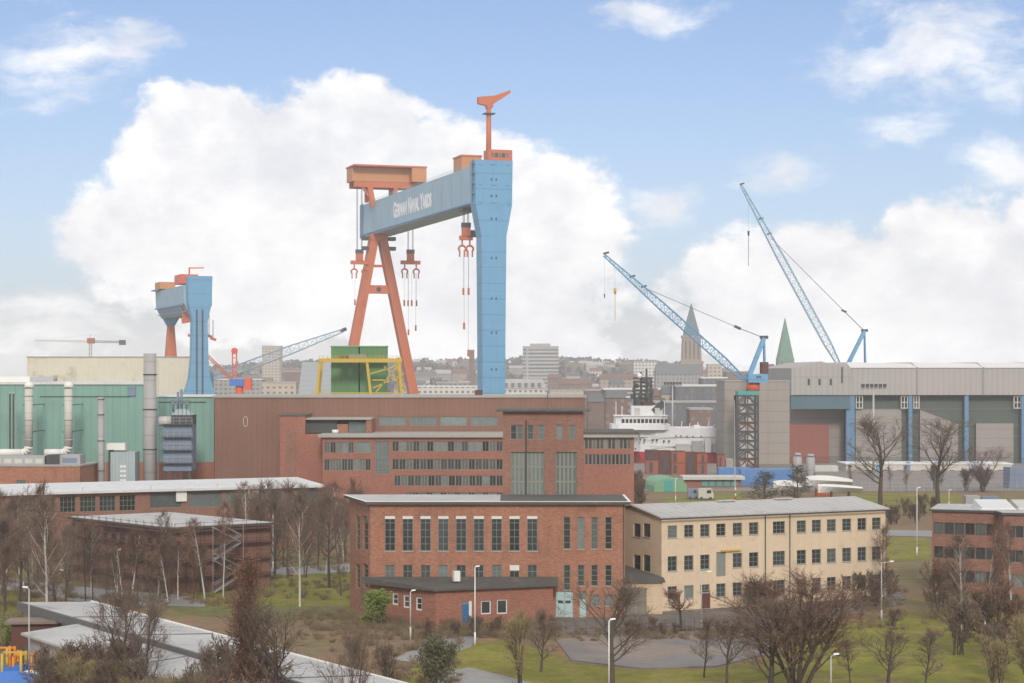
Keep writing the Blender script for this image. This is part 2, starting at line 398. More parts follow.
lawn(pg([(886, 538), (930, 538), (930, 559), (888, 562)]), .03)
sheet('paved_yard', pg([(556, 640), (620, 634), (700, 632), (772, 634), (766, 655), (716, 667), (640, 669), (572, 661)]), .05, ASPH)
sheet('yard_road', pg([(552, 620), (665, 611), (800, 605), (900, 590), (905, 604), (800, 626), (690, 630), (600, 634), (480, 638), (470, 630)]), .045, ASPHD)
sheet('path', pg([(392, 660), (440, 637), (480, 637), (470, 648), (420, 664)]), .05, CONC)
sheet('path', pg([(436, 673), (470, 668), (535, 684), (540, 700), (440, 700)]), .055, CONC)
sheet('path', pg([(258, 569), (352, 564), (352, 572), (258, 577)]), .05, CONC)
sheet('road', pg([(-30, 572), (40, 583), (110, 590), (175, 595), (205, 600), (205, 607), (120, 606), (62, 600), (30, 594), (-30, 584)]), .05, CONC)
sheet('road', pg([(880, 530), (940, 531), (1040, 536), (1040, 541), (940, 537), (880, 536)]), .05, CONC)
sheet('quay_apron', [(-420, 430, 0), (420, 430, 0), (420, 560, 0), (-420, 560, 0)], .035, ASPH)
sheet('yard_apron', [(-90, 318, 0), (-20, 318, 0), (-20, 330, 0), (-90, 330, 0)], .035, ASPHD)

# ================================================================ BUILDING HELPERS
def wall_face(mb, F, W, H, holes=(), d=.2, v0=0.0):
    us = sorted({0.0, W} | {h[0] for h in holes} | {h[0] + h[2] for h in holes})
    vs = sorted({v0, v0 + H} | {h[1] for h in holes} | {h[1] + h[3] for h in holes})
    us = [x for x in us if -1e-6 <= x <= W + 1e-6]; vs = [x for x in vs if v0 - 1e-6 <= x <= v0 + H + 1e-6]
    for a, b in zip(us, us[1:]):
        run = None
        for c, e in zip(vs, vs[1:]):
            mu, mv = (a + b) / 2, (c + e) / 2
            inside = any(h[0] < mu < h[0] + h[2] and h[1] < mv < h[1] + h[3] for h in holes)
            if inside:
                if run is not None: mb.face([F.p(a, run), F.p(b, run), F.p(b, c), F.p(a, c)]); run = None
            elif run is None: run = c
        if run is not None: mb.face([F.p(a, run), F.p(b, run), F.p(b, vs[-1]), F.p(a, vs[-1])])
    for h in holes:
        a, c, b, e = h[0], h[1], h[0] + h[2], h[1] + h[3]
        mb.face([F.p(a, c), F.p(b, c), F.p(b, c, -d), F.p(a, c, -d)]); mb.face([F.p(a, e, -d), F.p(b, e, -d), F.p(b, e), F.p(a, e)])
        mb.face([F.p(a, c), F.p(a, c, -d), F.p(a, e, -d), F.p(a, e)]); mb.face([F.p(b, c, -d), F.p(b, c), F.p(b, e), F.p(b, e, -d)])

def shell(parent, poly, z0, z1, m, holes=None, d=.22, name='wall', cap=True, up=None):
    """walls round a footprint (counter-clockwise from above), openings per edge"""
    holes = holes or {}; mb = MB(); n = len(poly)
    for i in range(n):
        F = Fr(poly[i], poly[(i + 1) % n], z0); wall_face(mb, F, F.W, z1 - z0, holes.get(i, ()), d)
    if cap: mb.face([(p[0], p[1], z1) for p in poly])
    return mb.build(name, m, parent)

def grow(poly, g):
    n = len(poly); out = []
    for i in range(n):
        p0, p1, p2 = [Vector(poly[(i + k) % n][:2]) for k in (-1, 0, 1)]
        a = (p1 - p0).normalized(); b = (p2 - p1).normalized(); na = Vector((a.y, -a.x)); nb = Vector((b.y, -b.x))
        k = (na + nb) / (1 + na.dot(nb)); out.append(p1 + k * g)
    return out

def window(parent, F, h, cols=2, rows=2, fm='darkframe', gm='glass', d=.16, t=.07, sill=None, blind=0.0, name='window', mull=None):
    u0, v0, w, hh = h; mb = MB(); n0, n1 = -d - .04, -d + .05; e = .004
    mb.fbox(F, u0 + e, u0 + t, v0 + e, v0 + hh - e, n0, n1); mb.fbox(F, u0 + w - t, u0 + w - e, v0 + e, v0 + hh - e, n0, n1)
    mb.fbox(F, u0 + t, u0 + w - t, v0 + e, v0 + t, n0, n1); mb.fbox(F, u0 + t, u0 + w - t, v0 + hh - t, v0 + hh - e, n0, n1)
    mt = mull or t * .7
    for c in range(1, cols): x = u0 + w * c / cols; mb.fbox(F, x - mt / 2, x + mt / 2, v0 + t, v0 + hh - t, n0 + .01, n1 - .01)
    for r in range(1, rows): y = v0 + hh * r / rows; mb.fbox(F, u0 + t, u0 + w - t, y - mt / 2, y + mt / 2, n0 + .015, n1 - .015)
    o = mb.build(name, M[fm], parent)
    MB().fbox(F, u0 + t * .5, u0 + w - t * .5, v0 + t * .5, v0 + hh - t * .5, -d - .025, -d).build('pane', M[gm], o)
    if sill: MB().fbox(F, u0 - .06, u0 + w + .06, v0 - .09, v0 - .004, -d + .06, .07).build('sill', M[sill], o)
    if blind: MB().fbox(F, u0 + .012, u0 + w - .012, v0 + hh * (1 - blind), v0 + hh - .012, -d + .06, .05).build('blind', M['blind'], o)
    return o

def hpx(F, x0, x1, y0, y1):
    """opening from photo pixels on this facade"""
    u0, u1 = F.u(x0), F.u(x1); xm = (x0 + x1) / 2
    return (u0, F.v(xm, y1), u1 - u0, F.v(xm, y0) - F.v(xm, y1))

# ================================================================ BRICK MACHINE HOUSE (nearest building)
YB = 209.0; ZB = 12.45
bl = at(370, 505, YB); br = at(625, 504, YB)
poly = [(bl.x, YB), (br.x, YB), (br.x, YB + 10.5), (bl.x - 3.1, YB + 10.5)]
bh = thing('brick_hall', (bl.x, YB, 0), 'red brick hall with tall narrow windows and a flat roof, beside the beige building', 'building')
F0 = Fr(poly[0], poly[1]); F3 = Fr(poly[3], poly[0])
hol = []; specs = []
for i in range(9):
    xc = 390 + 17.78 * i; w = 10.6
    h = hpx(F0, xc - w / 2, xc + w / 2, 516, 551); hol.append(h); specs.append((h, 2, 5, 'greyframe', 'glass', .085))
    h = hpx(F0, xc - 4.9, xc + 4.9, 565, 578); hol.append(h); specs.append((h, 2, 2, 'olive', 'glass' if i % 3 else 'palglass', .42 if i == 7 else 0))
for i, xc in enumerate((567, 581, 594.5, 608.5)):
    h = hpx(F0, xc - 3.5, xc + 3.5, 517, 549); hol.append(h); specs.append((h, 1, 5, 'olive', 'glass' if i in (0, 3) else 'palglass', 0))
    h = hpx(F0, xc - 3.4, xc + 3.4, 565, 590 if i == 0 else 586); hol.append(h); specs.append((h, 1, 4, 'olive', 'glass', 0))
for xc in (596, 608.5):
    h = hpx(F0, xc - 4, xc + 4, 595, 606); hol.append(h); specs.append((h, 2, 3, 'olive', 'palglass', 0))
hd1 = (F0.u(556), .02, F0.u(573) - F0.u(556), 2.85); hd2 = (F0.u(579.5), .02, .75, 2.85); hol += [hd1, hd2]
sideh = []
for x0, x1 in ((356, 360), (363, 368)):
    sideh.append(hpx(F3, x0, x1, 516, 550)); sideh.append(hpx(F3, x0, x1, 564, 588))
shell(bh, poly, 0, ZB, M['brick'], {0: hol, 3: sideh})
for h, c, r, fm, gm, bd in specs: window(bh, F0, h, c, r, fm, gm, blind=bd, sill='concrete')
for h in sideh: window(bh, F3, h, 1, 5, 'olive', 'glass')
rp = grow(poly, .55)
rf = MB().prism(rp, ZB, ZB + .30).build('roof', M['felt'], bh)
MB().prism(grow(poly, .62), ZB + .30, ZB + .36).build('roof_edge', M['whitetrim'], rf)
rq_ = grow(poly, .30); xm_ = K(500) * YB; MB().prism([rq_[0], (xm_, rq_[0].y), (xm_, rq_[2].y), rq_[3]], ZB + .36, ZB + .385).build('roof_sheet', M['paleroof'], rf); MB().prism([(xm_ + .02, rq_[1].y), rq_[1], rq_[2], (xm_ + .02, rq_[2].y)], ZB + .36, ZB + .38).build('roof_sheet', M['felt'], rf)
dd = MB(); dd.fbox(F0, hd1[0] + .01, hd1[0] + hd1[2] - .01, .02, 2.84, -.18, -.10)
d1 = dd.build('double_door', M['turq'], bh)
hh = MB()
for k in (.12, .56): hh.fbox(F0, hd1[0] + hd1[2] * k, hd1[0] + hd1[2] * (k + .3), 1.55, 1.85, -.099, -.085)
hh.build('door_window', M['glass'], d1)
MB().fbox(F0, hd1[0] + hd1[2] * .49, hd1[0] + hd1[2] * .51, .05, 2.8, -.099, -.08).build('door_edge', M['greyframe'], d1)
MB().fbox(F0, hd2[0] + .01, hd2[0] + .74, .02, 2.0, -.18, -.10).build('side_door', M['turq'], bh)
MB().fbox(F0, hd2[0] + .01, hd2[0] + .74, 2.02, 2.86, -.18, -.12).build('fanlight', M['palglass'], bh)
for px in (623.5,):
    u = F0.u(px); MB().tube(F0.p(u, .1, .09), F0.p(u, ZB, .09), .055, n=6).build('downpipe', M['darksteel'], bh)

# brick tower rising behind the hall's roof
YT = YB + 10.6
tl = at(503, 410, YT); tr = at(583.5, 410, YT); ZT = at(503, 411.5, YT).z
tw = thing('brick_tower', (tl.x, YT, 0), 'square brick tower with thin overhanging flat roof and tall green-framed windows', 'tower')
tp = [(tl.x, YT), (tr.x, YT), (tr.x + .2, YT + 9), (tl.x + .1, YT + 9)]
FT = Fr(tp[0], tp[1])
th = [hpx(FT, 511, 544, 452, 496.5), hpx(FT, 556, 576.5, 452, 496.5)]
ts = [hpx(FT, x, x + 6.2, 425, 439.5) for x in (510.5, 516.9, 527.5, 538, 556.5, 569.3)]
shell(tw, tp, 0, ZT, M['brick3'], {0: th + ts})
window(tw, FT, th[0], 8, 3, 'olive', 'palglass', mull=.2, d=.28); window(tw, FT, th[1], 5, 3, 'olive', 'palglass', mull=.2, d=.28)
for i, h in enumerate(ts): window(tw, FT, h, 1, 2, 'greyframe', 'glass' if i in (0, 2) else 'palglass')
tr_ = MB().prism(grow(tp, .75), ZT, ZT + .22).build('roof', M['felt'], tw)
u = FT.u(526); MB().tube(FT.p(u, 12.6, .14), FT.p(u, ZT - 1, .14), .10, n=6).build('drainpipe', M['darksteel'], tw)
mm = MB(); a = FT.p(FT.u(548), ZT + .22, -2)
mm.tube(a, a + Zv * 1.9, .035, n=5)
for q in ((-.7, .5), (.7, .5), (0, -.8)): mm.tube(a + Zv * 1.7, a + Vector((q[0], q[1], 0)), .02, n=4)
mm.build('aerial', M['darksteel'], tw)

# low brick annex in front
ZA = 3.75
ap = [(at(374, 580, 1).x * 208.9, 208.9), (K(436) * 202.0, 202.0), (K(553) * 206.6, 206.6), (K(553) * 208.9, 208.9)]
an = thing('brick_annex', (ap[1][0], ap[1][1], 0), 'low brick annex with dark felt roof and blue door, against the brick hall', 'building')
FA, FB_ = Fr(ap[0], ap[1]), Fr(ap[1], ap[2])
ah = [hpx(FA, 392, 398, 593, 605), hpx(FA, 403, 409.5, 595, 608), hpx(FA, 415.5, 422, 597, 610.5)]
bhh = [(FB_.u(481), 1.0, 1.15, 1.45), (FB_.u(497), .95, 1.2, 1.55)]
dh = (FB_.u(462), .03, 1.15, 2.5)
shell(an, ap, 0, ZA, M['brick2'], {0: ah, 1: bhh + [dh]})
for h in ah: window(an, FA, h, 1, 2, 'whiteframe', 'glass', t=.17, mull=.06)
for h in bhh: window(an, FB_, h, 1, 1, 'whiteframe', 'glass', t=.12)
dr = MB().fbox(FB_, dh[0] + .01, dh[0] + .80, .03, 2.1, -.18, -.10).build('door', M['bluedoor'], an)
MB().fbox(FB_, dh[0] + .81, dh[0] + 1.14, .03, 2.5, -.18, -.08).build('door_frame', M['whiteframe'], an)
MB().fbox(FB_, dh[0] + .01, dh[0] + .80, 2.12, 2.5, -.18, -.12).build('fanlight', M['palglass'], an)
ar = grow(ap, .55); ar[0] = Vector((ar[0].x, 208.85)); ar[3] = Vector((ar[3].x, 208.85))
arf = MB().prism(ar, ZA, [ZA + .75, ZA + .22, ZA + .22, ZA + .75]).build('roof', M['felt'], an)
MB().fbox(FB_, FB_.u(462), FB_.u(468), ZA + .6, ZA + 1.7, -3.2, -2.6).build('roof_vent', M['whitetrim'], arf)

# ================================================================ BEIGE BUILDING
A, B = Vector((16.85, 214)), Vector((44.8, 228)); ZG = 10.5
dU = (B - A).normalized(); dN = Vector((-dU.y, dU.x))
gp = [A, B, B + dN * 13, A + dN * 13]
bg = thing('beige_building', (A.x, A.y, 0), 'three-storey beige rendered building with low-pitched grey roof and small square windows', 'building')
FG, FS = Fr(gp[0], gp[1]), Fr(gp[3], gp[0])
gh = []; gs = []
cols_top = [672.4, 688.9, 705, 721, 737.5, 753.8, 779, 801.5, 816.5, 831.5, 846.8, 862, 876.5]
for i, xc in enumerate(cols_top):
    w = 12 if i == 6 else 9.3 * (1 - .012 * max(0, i - 6)); k = (xc - 661.6) / (885 - 661.6)
    for row, (yl, yr) in enumerate((((526, 538.3), (517.2, 529)), ((556.8, 571.6), (546, 559.5)), ((587, 600), (574, 588)))):
        y0 = yl[0] + (yr[0] - yl[0]) * k; y1 = yl[1] + (yr[1] - yl[1]) * k
        if row == 1 and i == 3: y0 -= 2; y1 += 8
        if row == 2 and i == 2: y1 -= 5
        h = hpx(FG, xc - w / 2, xc + w / 2, y0, y1); gh.append(h); gs.append((h, row, i))
gd = (FG.u(701), .02, FG.u(710.5) - FG.u(701), 2.05); gh.append(gd)
sh = []
for x0, x1 in ((633.5, 640.5), (643.2, 650.2)):
    sh += [hpx(FS, x0, x1, 523.5, 537), hpx(FS, x0, x1, 555, 571.5)]
ZR = ZG + 1.9
# gable wall
mbw = MB(); shell_h = {0: gh, 3: sh}
shell(bg, gp, 0, ZG, M['render'], shell_h, cap=False)
mid0, mid1 = (gp[3] + gp[0]) / 2, (gp[1] + gp[2]) / 2
for a, b, c in ((gp[3], gp[0], mid0), (gp[1], gp[2], mid1)):
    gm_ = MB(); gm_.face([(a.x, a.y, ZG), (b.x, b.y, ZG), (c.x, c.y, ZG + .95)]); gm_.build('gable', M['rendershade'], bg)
for h, row, i in gs:
    if row == 1 and i == 3:
        FGd = MB(); FGd.fbox(FG, h[0] + .01, h[0] + h[2] - .01, h[1] + .01, h[1] + h[3] - .01, -.2, -.12); FGd.build('loading_door', M['greyframe'], bg)
        MB().fbox(FG, h[0] + .6, h[0] + 3.2, h[1] + h[3] + .05, h[1] + h[3] + .22, .02, .3).build('hoist_beam', M['yellow'], bg)
    else:
        window(bg, FG, h, 3 if i == 6 else 2, 3, 'greyframe', 'palglass' if (i * 7 + row * 5) % 17 == 0 else 'glass', sill='concrete', mull=.045, t=.06, blind=0)
for h in sh: window(bg, FS, h, 1, 2, 'darkframe', 'glass', sill='concrete')
MB().fbox(FG, gd[0] + .01, gd[0] + gd[2] - .01, .02, 2.06, -.2, -.12).build('door', M['rustdark'], bg)
e = .34; rr = MB(); th_ = .16
q = [gp[0] - dU * e - dN * e, gp[1] + dU * e - dN * e, gp[2] + dU * e + dN * e, gp[3] - dU * e + dN * e]
m0, m1 = mid0 - dU * e, mid1 + dU * e
z0, zr = ZG + .03, ZG + 1.06
def V3(p, z): return (p.x, p.y, z)
for P, Q, a, b in ((q[0], q[1], m1, m0), (m0, m1, q[2], q[3])):
    zz = (z0, z0, zr, zr) if P is q[0] else (zr, zr, z0, z0)
    pts = [V3(P, zz[0]), V3(Q, zz[1]), V3(a, zz[2]), V3(b, zz[3])]
    rr.hexa(pts, [(x, y, z + th_) for x, y, z in pts])
rfb = rr.build('roof', M['greyroof'], bg)
gt = MB(); pa = FG.p(-.5, ZG - .02, .62); pb = FG.p(FG.W + .5, ZG - .02, .62); gt.tube(pa, pb, .09, n=6); gt.build('gutter', M['darksteel'], bg)
for px in (765, 789.5):
    u = FG.u(px); MB().tube(FG.p(u, .1, .09), FG.p(u, ZG - .1, .09), .06, n=6).build('downpipe', M['darksteel'], bg)
rl = MB()
for k0 in (.40, .66):
    a = mid0 + (mid1 - mid0) * k0; rl.hexa([V3(a + dU * s * 1.2 + dN * tt, zr + th_ - .02) for s, tt in ((-1, -.8), (1, -.8), (1, .1), (-1, .1))], [V3(a + dU * s * 1.2 + dN * tt, zr + th_ + .12) for s, tt in ((-1, -.8), (1, -.8), (1, .1), (-1, .1))])
rl.build('roof_light', M['greyroof'], rfb)
# lean-to between the two
l0 = FS.p(FS.u(626), 0, 0); l1 = FS.p(FS.W, 0, 0)
lt = thing('lean_to_shed', (br.x + 1, 213, 0), 'narrow shed with weathered double doors between brick hall and beige building', 'shed')
lp = [(br.x + .05, 211.2), (l1.x - .1, 211.6), (l1.x - .1, 213.6), (br.x + .05, 219)]
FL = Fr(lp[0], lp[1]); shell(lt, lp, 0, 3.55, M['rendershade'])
for a in (.02, .305):
    MB().fbox(FL, FL.W * a, FL.W * (a + .275), .03, 3.0, .004, .09).build('door', M['woodgrey'], lt)
lr = grow(lp, .3); lr[0].x = br.x + .02; lr[3].x = br.x + .02
MB().prism(lr, 3.56, [4.7, 3.75, 3.9, 4.9]).build('roof', M['felt'], lt)

# ================================================================ LONG WHITE-ROOFED WORKSHOP
lo = thing('workshop_hall', (-52, 286, 0), 'long low brick workshop with a white roof edge and square barred windows', 'building')
WA, WB = Vector((-74.5, 275.3)), Vector((-30.2, 295.7)); wU = (WB - WA).normalized(); wN = Vector((-wU.y, wU.x))
wp = [WA, WB, WB + wN * 12, WA + wN * 12]; FW = Fr(wp[0], wp[1]); ZW = 9.1
wh = []; wsp = []
for i, xc in enumerate((28.5, 47.5, 67.8, 88, 107.5, 127.5)):
    y = 506.5 - i * .55; h = hpx(FW, xc - 8, xc + 8, y - 8.6, y + 7); wh.append(h); wsp.append((h, 4, 3, 'olive', 'glass'))
for x0, x1 in ((150, 182), (188.5, 222), (226, 258), (262, 294), (298, 322)):
    k = (x0 - 150) / 172; h = hpx(FW, x0, x1, 492.5 - 3.5 * k, 508 - 4.5 * k); wh.append(h); wsp.append((h, 1, 1, 'greyframe', 'palglass'))
FWs = Fr(wp[3], wp[0])
shell(lo, wp, 0, ZW, M['brick3'], {0: wh})
for h, c, r, fm, gm in wsp: window(lo, FW, h, c, r, fm, gm, d=.2)
rw = MB(); wq = grow(wp, .9); rw.prism(wq, ZW, [ZW + .35, ZW + .35, ZW + .9, ZW + .9]); rwf = rw.build('roof', M['whiteroof'], lo)
for i in range(15):
    p = FW.p(2 + i * 3.4, ZW + .42 , .2); MB().tube(p, p + Zv * .5, .05, n=5).build('roof_rail_post', M['steel'], rwf) if i % 3 == 0 else None
for px in (181, 253):
    u = FW.u(px); v = FW.v(px, 494 - (px - 181) * .04); MB().fbox(FW, u - .8, u + .8, v - 1.1, v + .6, .01, .35).build('wall_box', M['whitetrim'], lo)

# brick plant house behind it with ducts
YP = 318.0
ph = thing('plant_house', (at(40, 500, YP).x, YP, 0), 'brick plant house below the two pale ducts on the green hall', 'building')
pl0, pl1 = at(-60, 468, YP), at(80, 468, YP); pz = at(0, 466.5, YP).z
pp = [(pl0.x, YP), (pl1.x, YP), (pl1.x + 1, YP + 11), (pl0.x, YP + 11)]; FP = Fr(pp[0], pp[1])
hp1 = hpx(FP, 16, 26, 480, 486.5)
shell(ph, pp, 0, pz, M['brick'], {0: [hp1]}); window(ph, FP, hp1, 3, 1, 'greyframe', 'palglass')
MB().prism(grow(pp, .15), pz, pz + .25).build('roof', M['concrete'], ph)
def unit(name, x0, x1, y0, y1, Y, dep, m, label, cat, slats=0, dark='darksteel'):
    a, b = at(x0, y1, Y), at(x1, y0, Y); t = thing(name, (a.x, Y, a.z), label, cat)
    MB().box(a.x, b.x, Y, Y + dep, a.z, b.z).build('casing', M[m], t)
    for k in range(slats):
        w = (b.x - a.x) / slats; MB().box(a.x + w * (k + .14), a.x + w * (k + .86), Y - .05, Y - .004, a.z + (b.z - a.z) * .25, a.z + (b.z - a.z) * .72).build('louvre', M[dark], t)
    return t
unit('air_handler', -8, 44.5, 456, 466, YP + 2, 4, 'steel', 'long grey roof air handler with white louvres on the plant house', 'machine', 5, 'duct')
unit('air_handler', 46.5, 59, 455, 466, YP + 2, 4, 'darksteel', 'dark square machine between the two pale ducts on the plant house', 'machine', 2)
unit('air_handler', 59.6, 80, 455, 465.5, YP + 2.5, 4, 'steel', 'plain grey steel cabinet on the plant house below the second duct', 'machine', 1, 'plant')

# ================================================================ GREEN HALL, DUCTS, STACKS
YG = 345.0
gz = at(0, 384.5, YG).z; gx1 = at(214, 400, YG).x
gr = thing('green_hall', (gx1 - 40, YG, 0), 'large green clad shipyard hall with a brick base and white roof edge', 'building')
gxm = at(151, 0, YG).x; gz2 = at(0, 397, YG).z
gpoly = [(-150, YG), (gxm, YG), (gxm - 4, YG + 24), (-150, YG + 24)]; gpol2 = [(gxm + .02, YG), (gx1, YG), (gx1 - 2, YG + 14), (gxm + .02, YG + 14)]
bz = at(0, 462, YG).z
MB().prism(gpoly, bz, gz).build('cladding', M['green'], gr)
MB().prism(gpol2, bz, gz2).build('cladding', M['green'], gr); MB().prism(grow(gpol2, .3), gz2, gz2 + .3).build('roof', M['whiteroof'], gr); MB().prism(grow(gpol2, .035), 0, bz - .003).build('brick_base', M['brick2'], gr)
MB().prism(grow(gpoly, .04), 0, bz - .003).build('brick_base', M['brick2'], gr)
MB().prism(grow(gpoly, .3), gz, gz + .45).build('roof', M['whiteroof'], gr)
MB().box(-150, at(27, 0, YG).x, YG + 2, YG + 20, gz + .46, at(0, 376.5, YG + 2).z).build('roof_monitor', M['whitetrim'], gr)
for i, (y0, x0, x1) in enumerate(((396.5, 40, 130), (402, 158, 206))):
    a, b = at(x0, y0, YG - .1), at(x1, y0, YG - .1); MB().tube(a, b, .09, n=5).build('wall_pipe', M['shedgreen'], gr)
a = at(132, 387, YG); MB().box(a.x - .7, a.x + .7, YG - .3, YG - .004, a.z - 1.6, a.z + .1).build('wall_box', M['plant'], gr)

YC = 862.0
ch = thing('cream_hall', (at(100, 0, YC).x, YC, 0), 'weathered cream clad hall rising behind the green hall', 'building')
a, b = at(27, 357.5, YC), at(193, 357.5, YC)
MB().box(a.x, b.x, YC, YC + 26, 0, a.z).build('cladding', M['cream'], ch)
MB().box(a.x - .3, b.x + .3, YC - .3, YC + 26.3, a.z, a.z + .5).build('roof', M['concrete'], ch)
for px, s in ((40, 1), (55, 1)):
    p = at(px, 381, YC - 6); q = at(px, 375.5, YC - 6); MB().tube(p, q, 1.1, n=8).build('roof_vent', M['concrete'], ch)

YD = 334.0
def duct(px, w, ytop, ybot, xend, label):
    Y = YD; r = w / 2 / FPX * Y; t = thing('duct', at(px, ybot, Y), label, 'duct')
    p0, p1 = at(px, ybot, Y), at(px, ytop, Y); e = 1.6 * r
    mb = MB(); mb.tube(p0 + Zv * e, p1 - Zv * (r * 1.3), r, n=14)
    mb.build('riser', M['duct'], t)
    mb = MB(); mb.tube(p1 - Zv * (r * 1.3), p1 - Zv * .02 + Vector((0, r * .6, 0)), r * 1.08, r * 1.15, n=14); mb.build('cowl', M['whitetrim'], t)
    mb = MB(); prev = None          # elbow and horizontal run
    s = -1 if xend < px else 1
    pts = [p0 + Zv * e] + [p0 + Vector((s * e * (1 - math.cos(k * math.pi / 8)), 0, e * (1 - math.sin(k * math.pi / 8)))) for k in range(1, 5)]
    for q0, q1 in zip(pts, pts[1:]): mb.tube(q0, q1, r, n=12)
    mb.tube(pts[-1], Vector((at(xend, ybot, Y).x, Y, pts[-1].z)), r, n=12)
    mb.build('elbow', M['whitetrim'], t)
    for yy in (396, 420, 440):
        p = at(px, yy, Y); MB().tube(p - Zv * .12, p + Zv * .12, r * 1.07, n=14).build('flange', M['stack'], t)
    mb = MB()
    for yy in (405, 432): p = at(px, yy, Y); mb.beam(p - Vector((r * 1.5, 0, 0)), p + Vector((r * 1.5, 0, 0)), .12); mb.beam(p + Vector((0, r, 0)), p + Vector((0, YG - Y, 0)), .12)
    mb.build('bracket', M['darksteel'], t)
    return t
duct(28.8, 8.2, 383.5, 453, -12, 'fat pale duct climbing the green hall nearest the thin twin pipes')
duct(68.4, 8.2, 383.5, 453, 45, 'fat pale duct climbing the green hall nearest the slim grey chimney')
def stackpipe(px, w, ytop, ybot, Y, m, label, cat='chimney', name='chimney', square=False, cap=True):
    r = w / 2 / FPX * Y; p0 = at(px, ybot, Y); p0.z = 0; p1 = at(px, ytop, Y); t = thing(name, p0, label, cat)
    if square: MB().box(p0.x - r, p0.x + r, Y - r, Y + r, 0, p1.z).build('shaft', M[m], t)
    else: MB().tube(p0, p1, r, r * .97, n=16).build('shaft', M[m], t)
    if cap: MB().tube(p1 - Zv * .05, p1 + Zv * .3, r * 1.25, n=16, ).build('rim', M['steel'], t)
    for k in (.45, .68, .88):
        z = p1.z * k; (MB().tube(Vector((p0.x, Y, z - .08)), Vector((p0.x, Y, z + .08)), r * 1.12, n=16) if not square else MB().box(p0.x - r * 1.05, p0.x + r * 1.05, Y - r * 1.05, Y + r * 1.05, z - .08, z + .08)).build('band', M['darksteel'], t)
    mb = MB(); x = p0.x + r + .25
    for s in (-.2, .2): mb.tube((x, Y + s, 0), (x, Y + s, p1.z - 1), .03, n=4)
    mb.build('ladder', M['steel'], t)
    return t
stackpipe(101, 6.4, 399, 484, 326, 'stack', 'slim grey chimney in front of the green hall')
stackpipe(150, 13.2, 353.5, 484, 330, 'stack', 'tall thick grey chimney with a flat top, highest beside the filter plant', square=False, cap=False)
stackpipe(10, 1.8, 394, 450, 338, 'darksteel', 'thin dark pipe on the green hall at its outer end, beside its twin', 'pipe', 'vent_pipe')
stackpipe(13.4, 1.8, 394, 450, 338, 'darksteel', 'thin dark pipe on the green hall, between its twin and the fat duct', 'pipe', 'vent_pipe')

# filter plant
YF = 328.0
fl = thing('filter_plant', at(177, 480, YF), 'blue-grey filter plant with railed walkways and a hopper top in front of green hall', 'machine')
P = lambda x, y: at(x, y, YF)
def fb(x0, x1, y0, y1, dep, m, name, par=fl, off=0):
    a, b = P(x0, y1), P(x1, y0); return MB().box(a.x, b.x, YF + off, YF + off + dep, a.z, b.z).build(name, M[m], par)
fb(163.5, 191.5, 424, 471, 5, 'plant', 'casing'); fb(171, 192, 415, 424.2, 4.4, 'darksteel', 'upper_casing', off=.2)
for x in (164.5, 172, 181, 189.5): a = P(x, 471); MB().box(a.x - .2, a.x + .2, YF + .2, YF + .6, 0, a.z).build('leg', M['darksteel'], fl)
h0, h1 = P(171, 415), P(191, 415); mb = MB(); hz = P(180, 409).z
mb.hexa([(h0.x, YF + .3, h0.z), (h1.x, YF + .3, h0.z), (h1.x, YF + 4.4, h0.z), (h0.x, YF + 4.4, h0.z)], [(P(176, 0).x, YF + 1.5, hz), (P(185, 0).x, YF + 1.5, hz), (P(185, 0).x, YF + 3, hz), (P(176, 0).x, YF + 3, hz)])
mb.build('hopper', M['plantlight'], fl)
a, b = P(157.5, 421.5), P(171, 421.5); MB().tube(a + Vector((0, 2, 0)), b + Vector((0, 2, 0)), .85, n=12).build('inlet_duct', M['duct'], fl)
for x, yt in ((171, 398), (176, 392), (179.5, 389.5), (184.5, 402)):
    p = P(x, 412); q = P(x, yt); MB().tube(p + Vector((0, 2, 0)), q + Vector((0, 2, 0)), .22, n=8).build('vent_pipe', M['plant'], fl)
for yy in (424, 437, 450, 463):
    a, b = P(162, yy), P(193, yy)
    w = MB().box(a.x, b.x, YF - .9, YF - .01, a.z - .12, a.z).build('walkway', M['darksteel'], fl)
    mb = MB()
    for k in range(6): x = a.x + (b.x - a.x) * k / 5; mb.tube((x, YF - .88, a.z), (x, YF - .88, a.z + 1.1), .04, n=4)
    for zz in (.55, 1.1): mb.tube((a.x, YF - .88, a.z + zz), (b.x, YF - .88, a.z + zz), .04, n=4)
    mb.build('railing', M['steel'], w)
mb = MB()
for k in range(6): x = P(170 + 4 * k, 0).x; mb.tube((x, YF + .2, hz - 1), (x, YF + .2, hz + 1.4), .05, n=4)
for zz in (.7, 1.4): mb.tube((P(170, 0).x, YF + .2, hz + zz), (P(190, 0).x, YF + .2, hz + zz), .05, n=4)
mb.build('top_railing', M['darksteel'], fl)
# pale blue cabinet with round gauges
YK = 326.5; kb = thing('control_cabin', (at(122, 484, YK).x, YK, 0), 'pale blue corrugated plant cabin with round white discs and a box above', 'machine')
a, b = at(110.5, 484, YK), at(135, 452, YK); MB().box(a.x, b.x, YK, YK + 4, 0, b.z).build('casing', M['plantlight'], kb)
a2, b2 = at(105.5, 450, YK), at(124.5, 443.5, YK); MB().box(a2.x, b2.x, YK + .5, YK + 3, a2.z, b2.z).build('top_box', M['whitetrim'], kb)
MB().box(a2.x + .3, a.x - .01, YK + 1, YK + 3, 0, a2.z - .01).build('support', M['darksteel'], kb)
for i in range(2):
    for j in range(4):
        p = at(121.5 + 3.1 * i, 466.5 + 4.6 * j, YK); MB().tube(p + Vector((0, -.06, 0)), p + Vector((0, -.004, 0)), .24, n=12).build('disc', M['lampwhite'], kb)

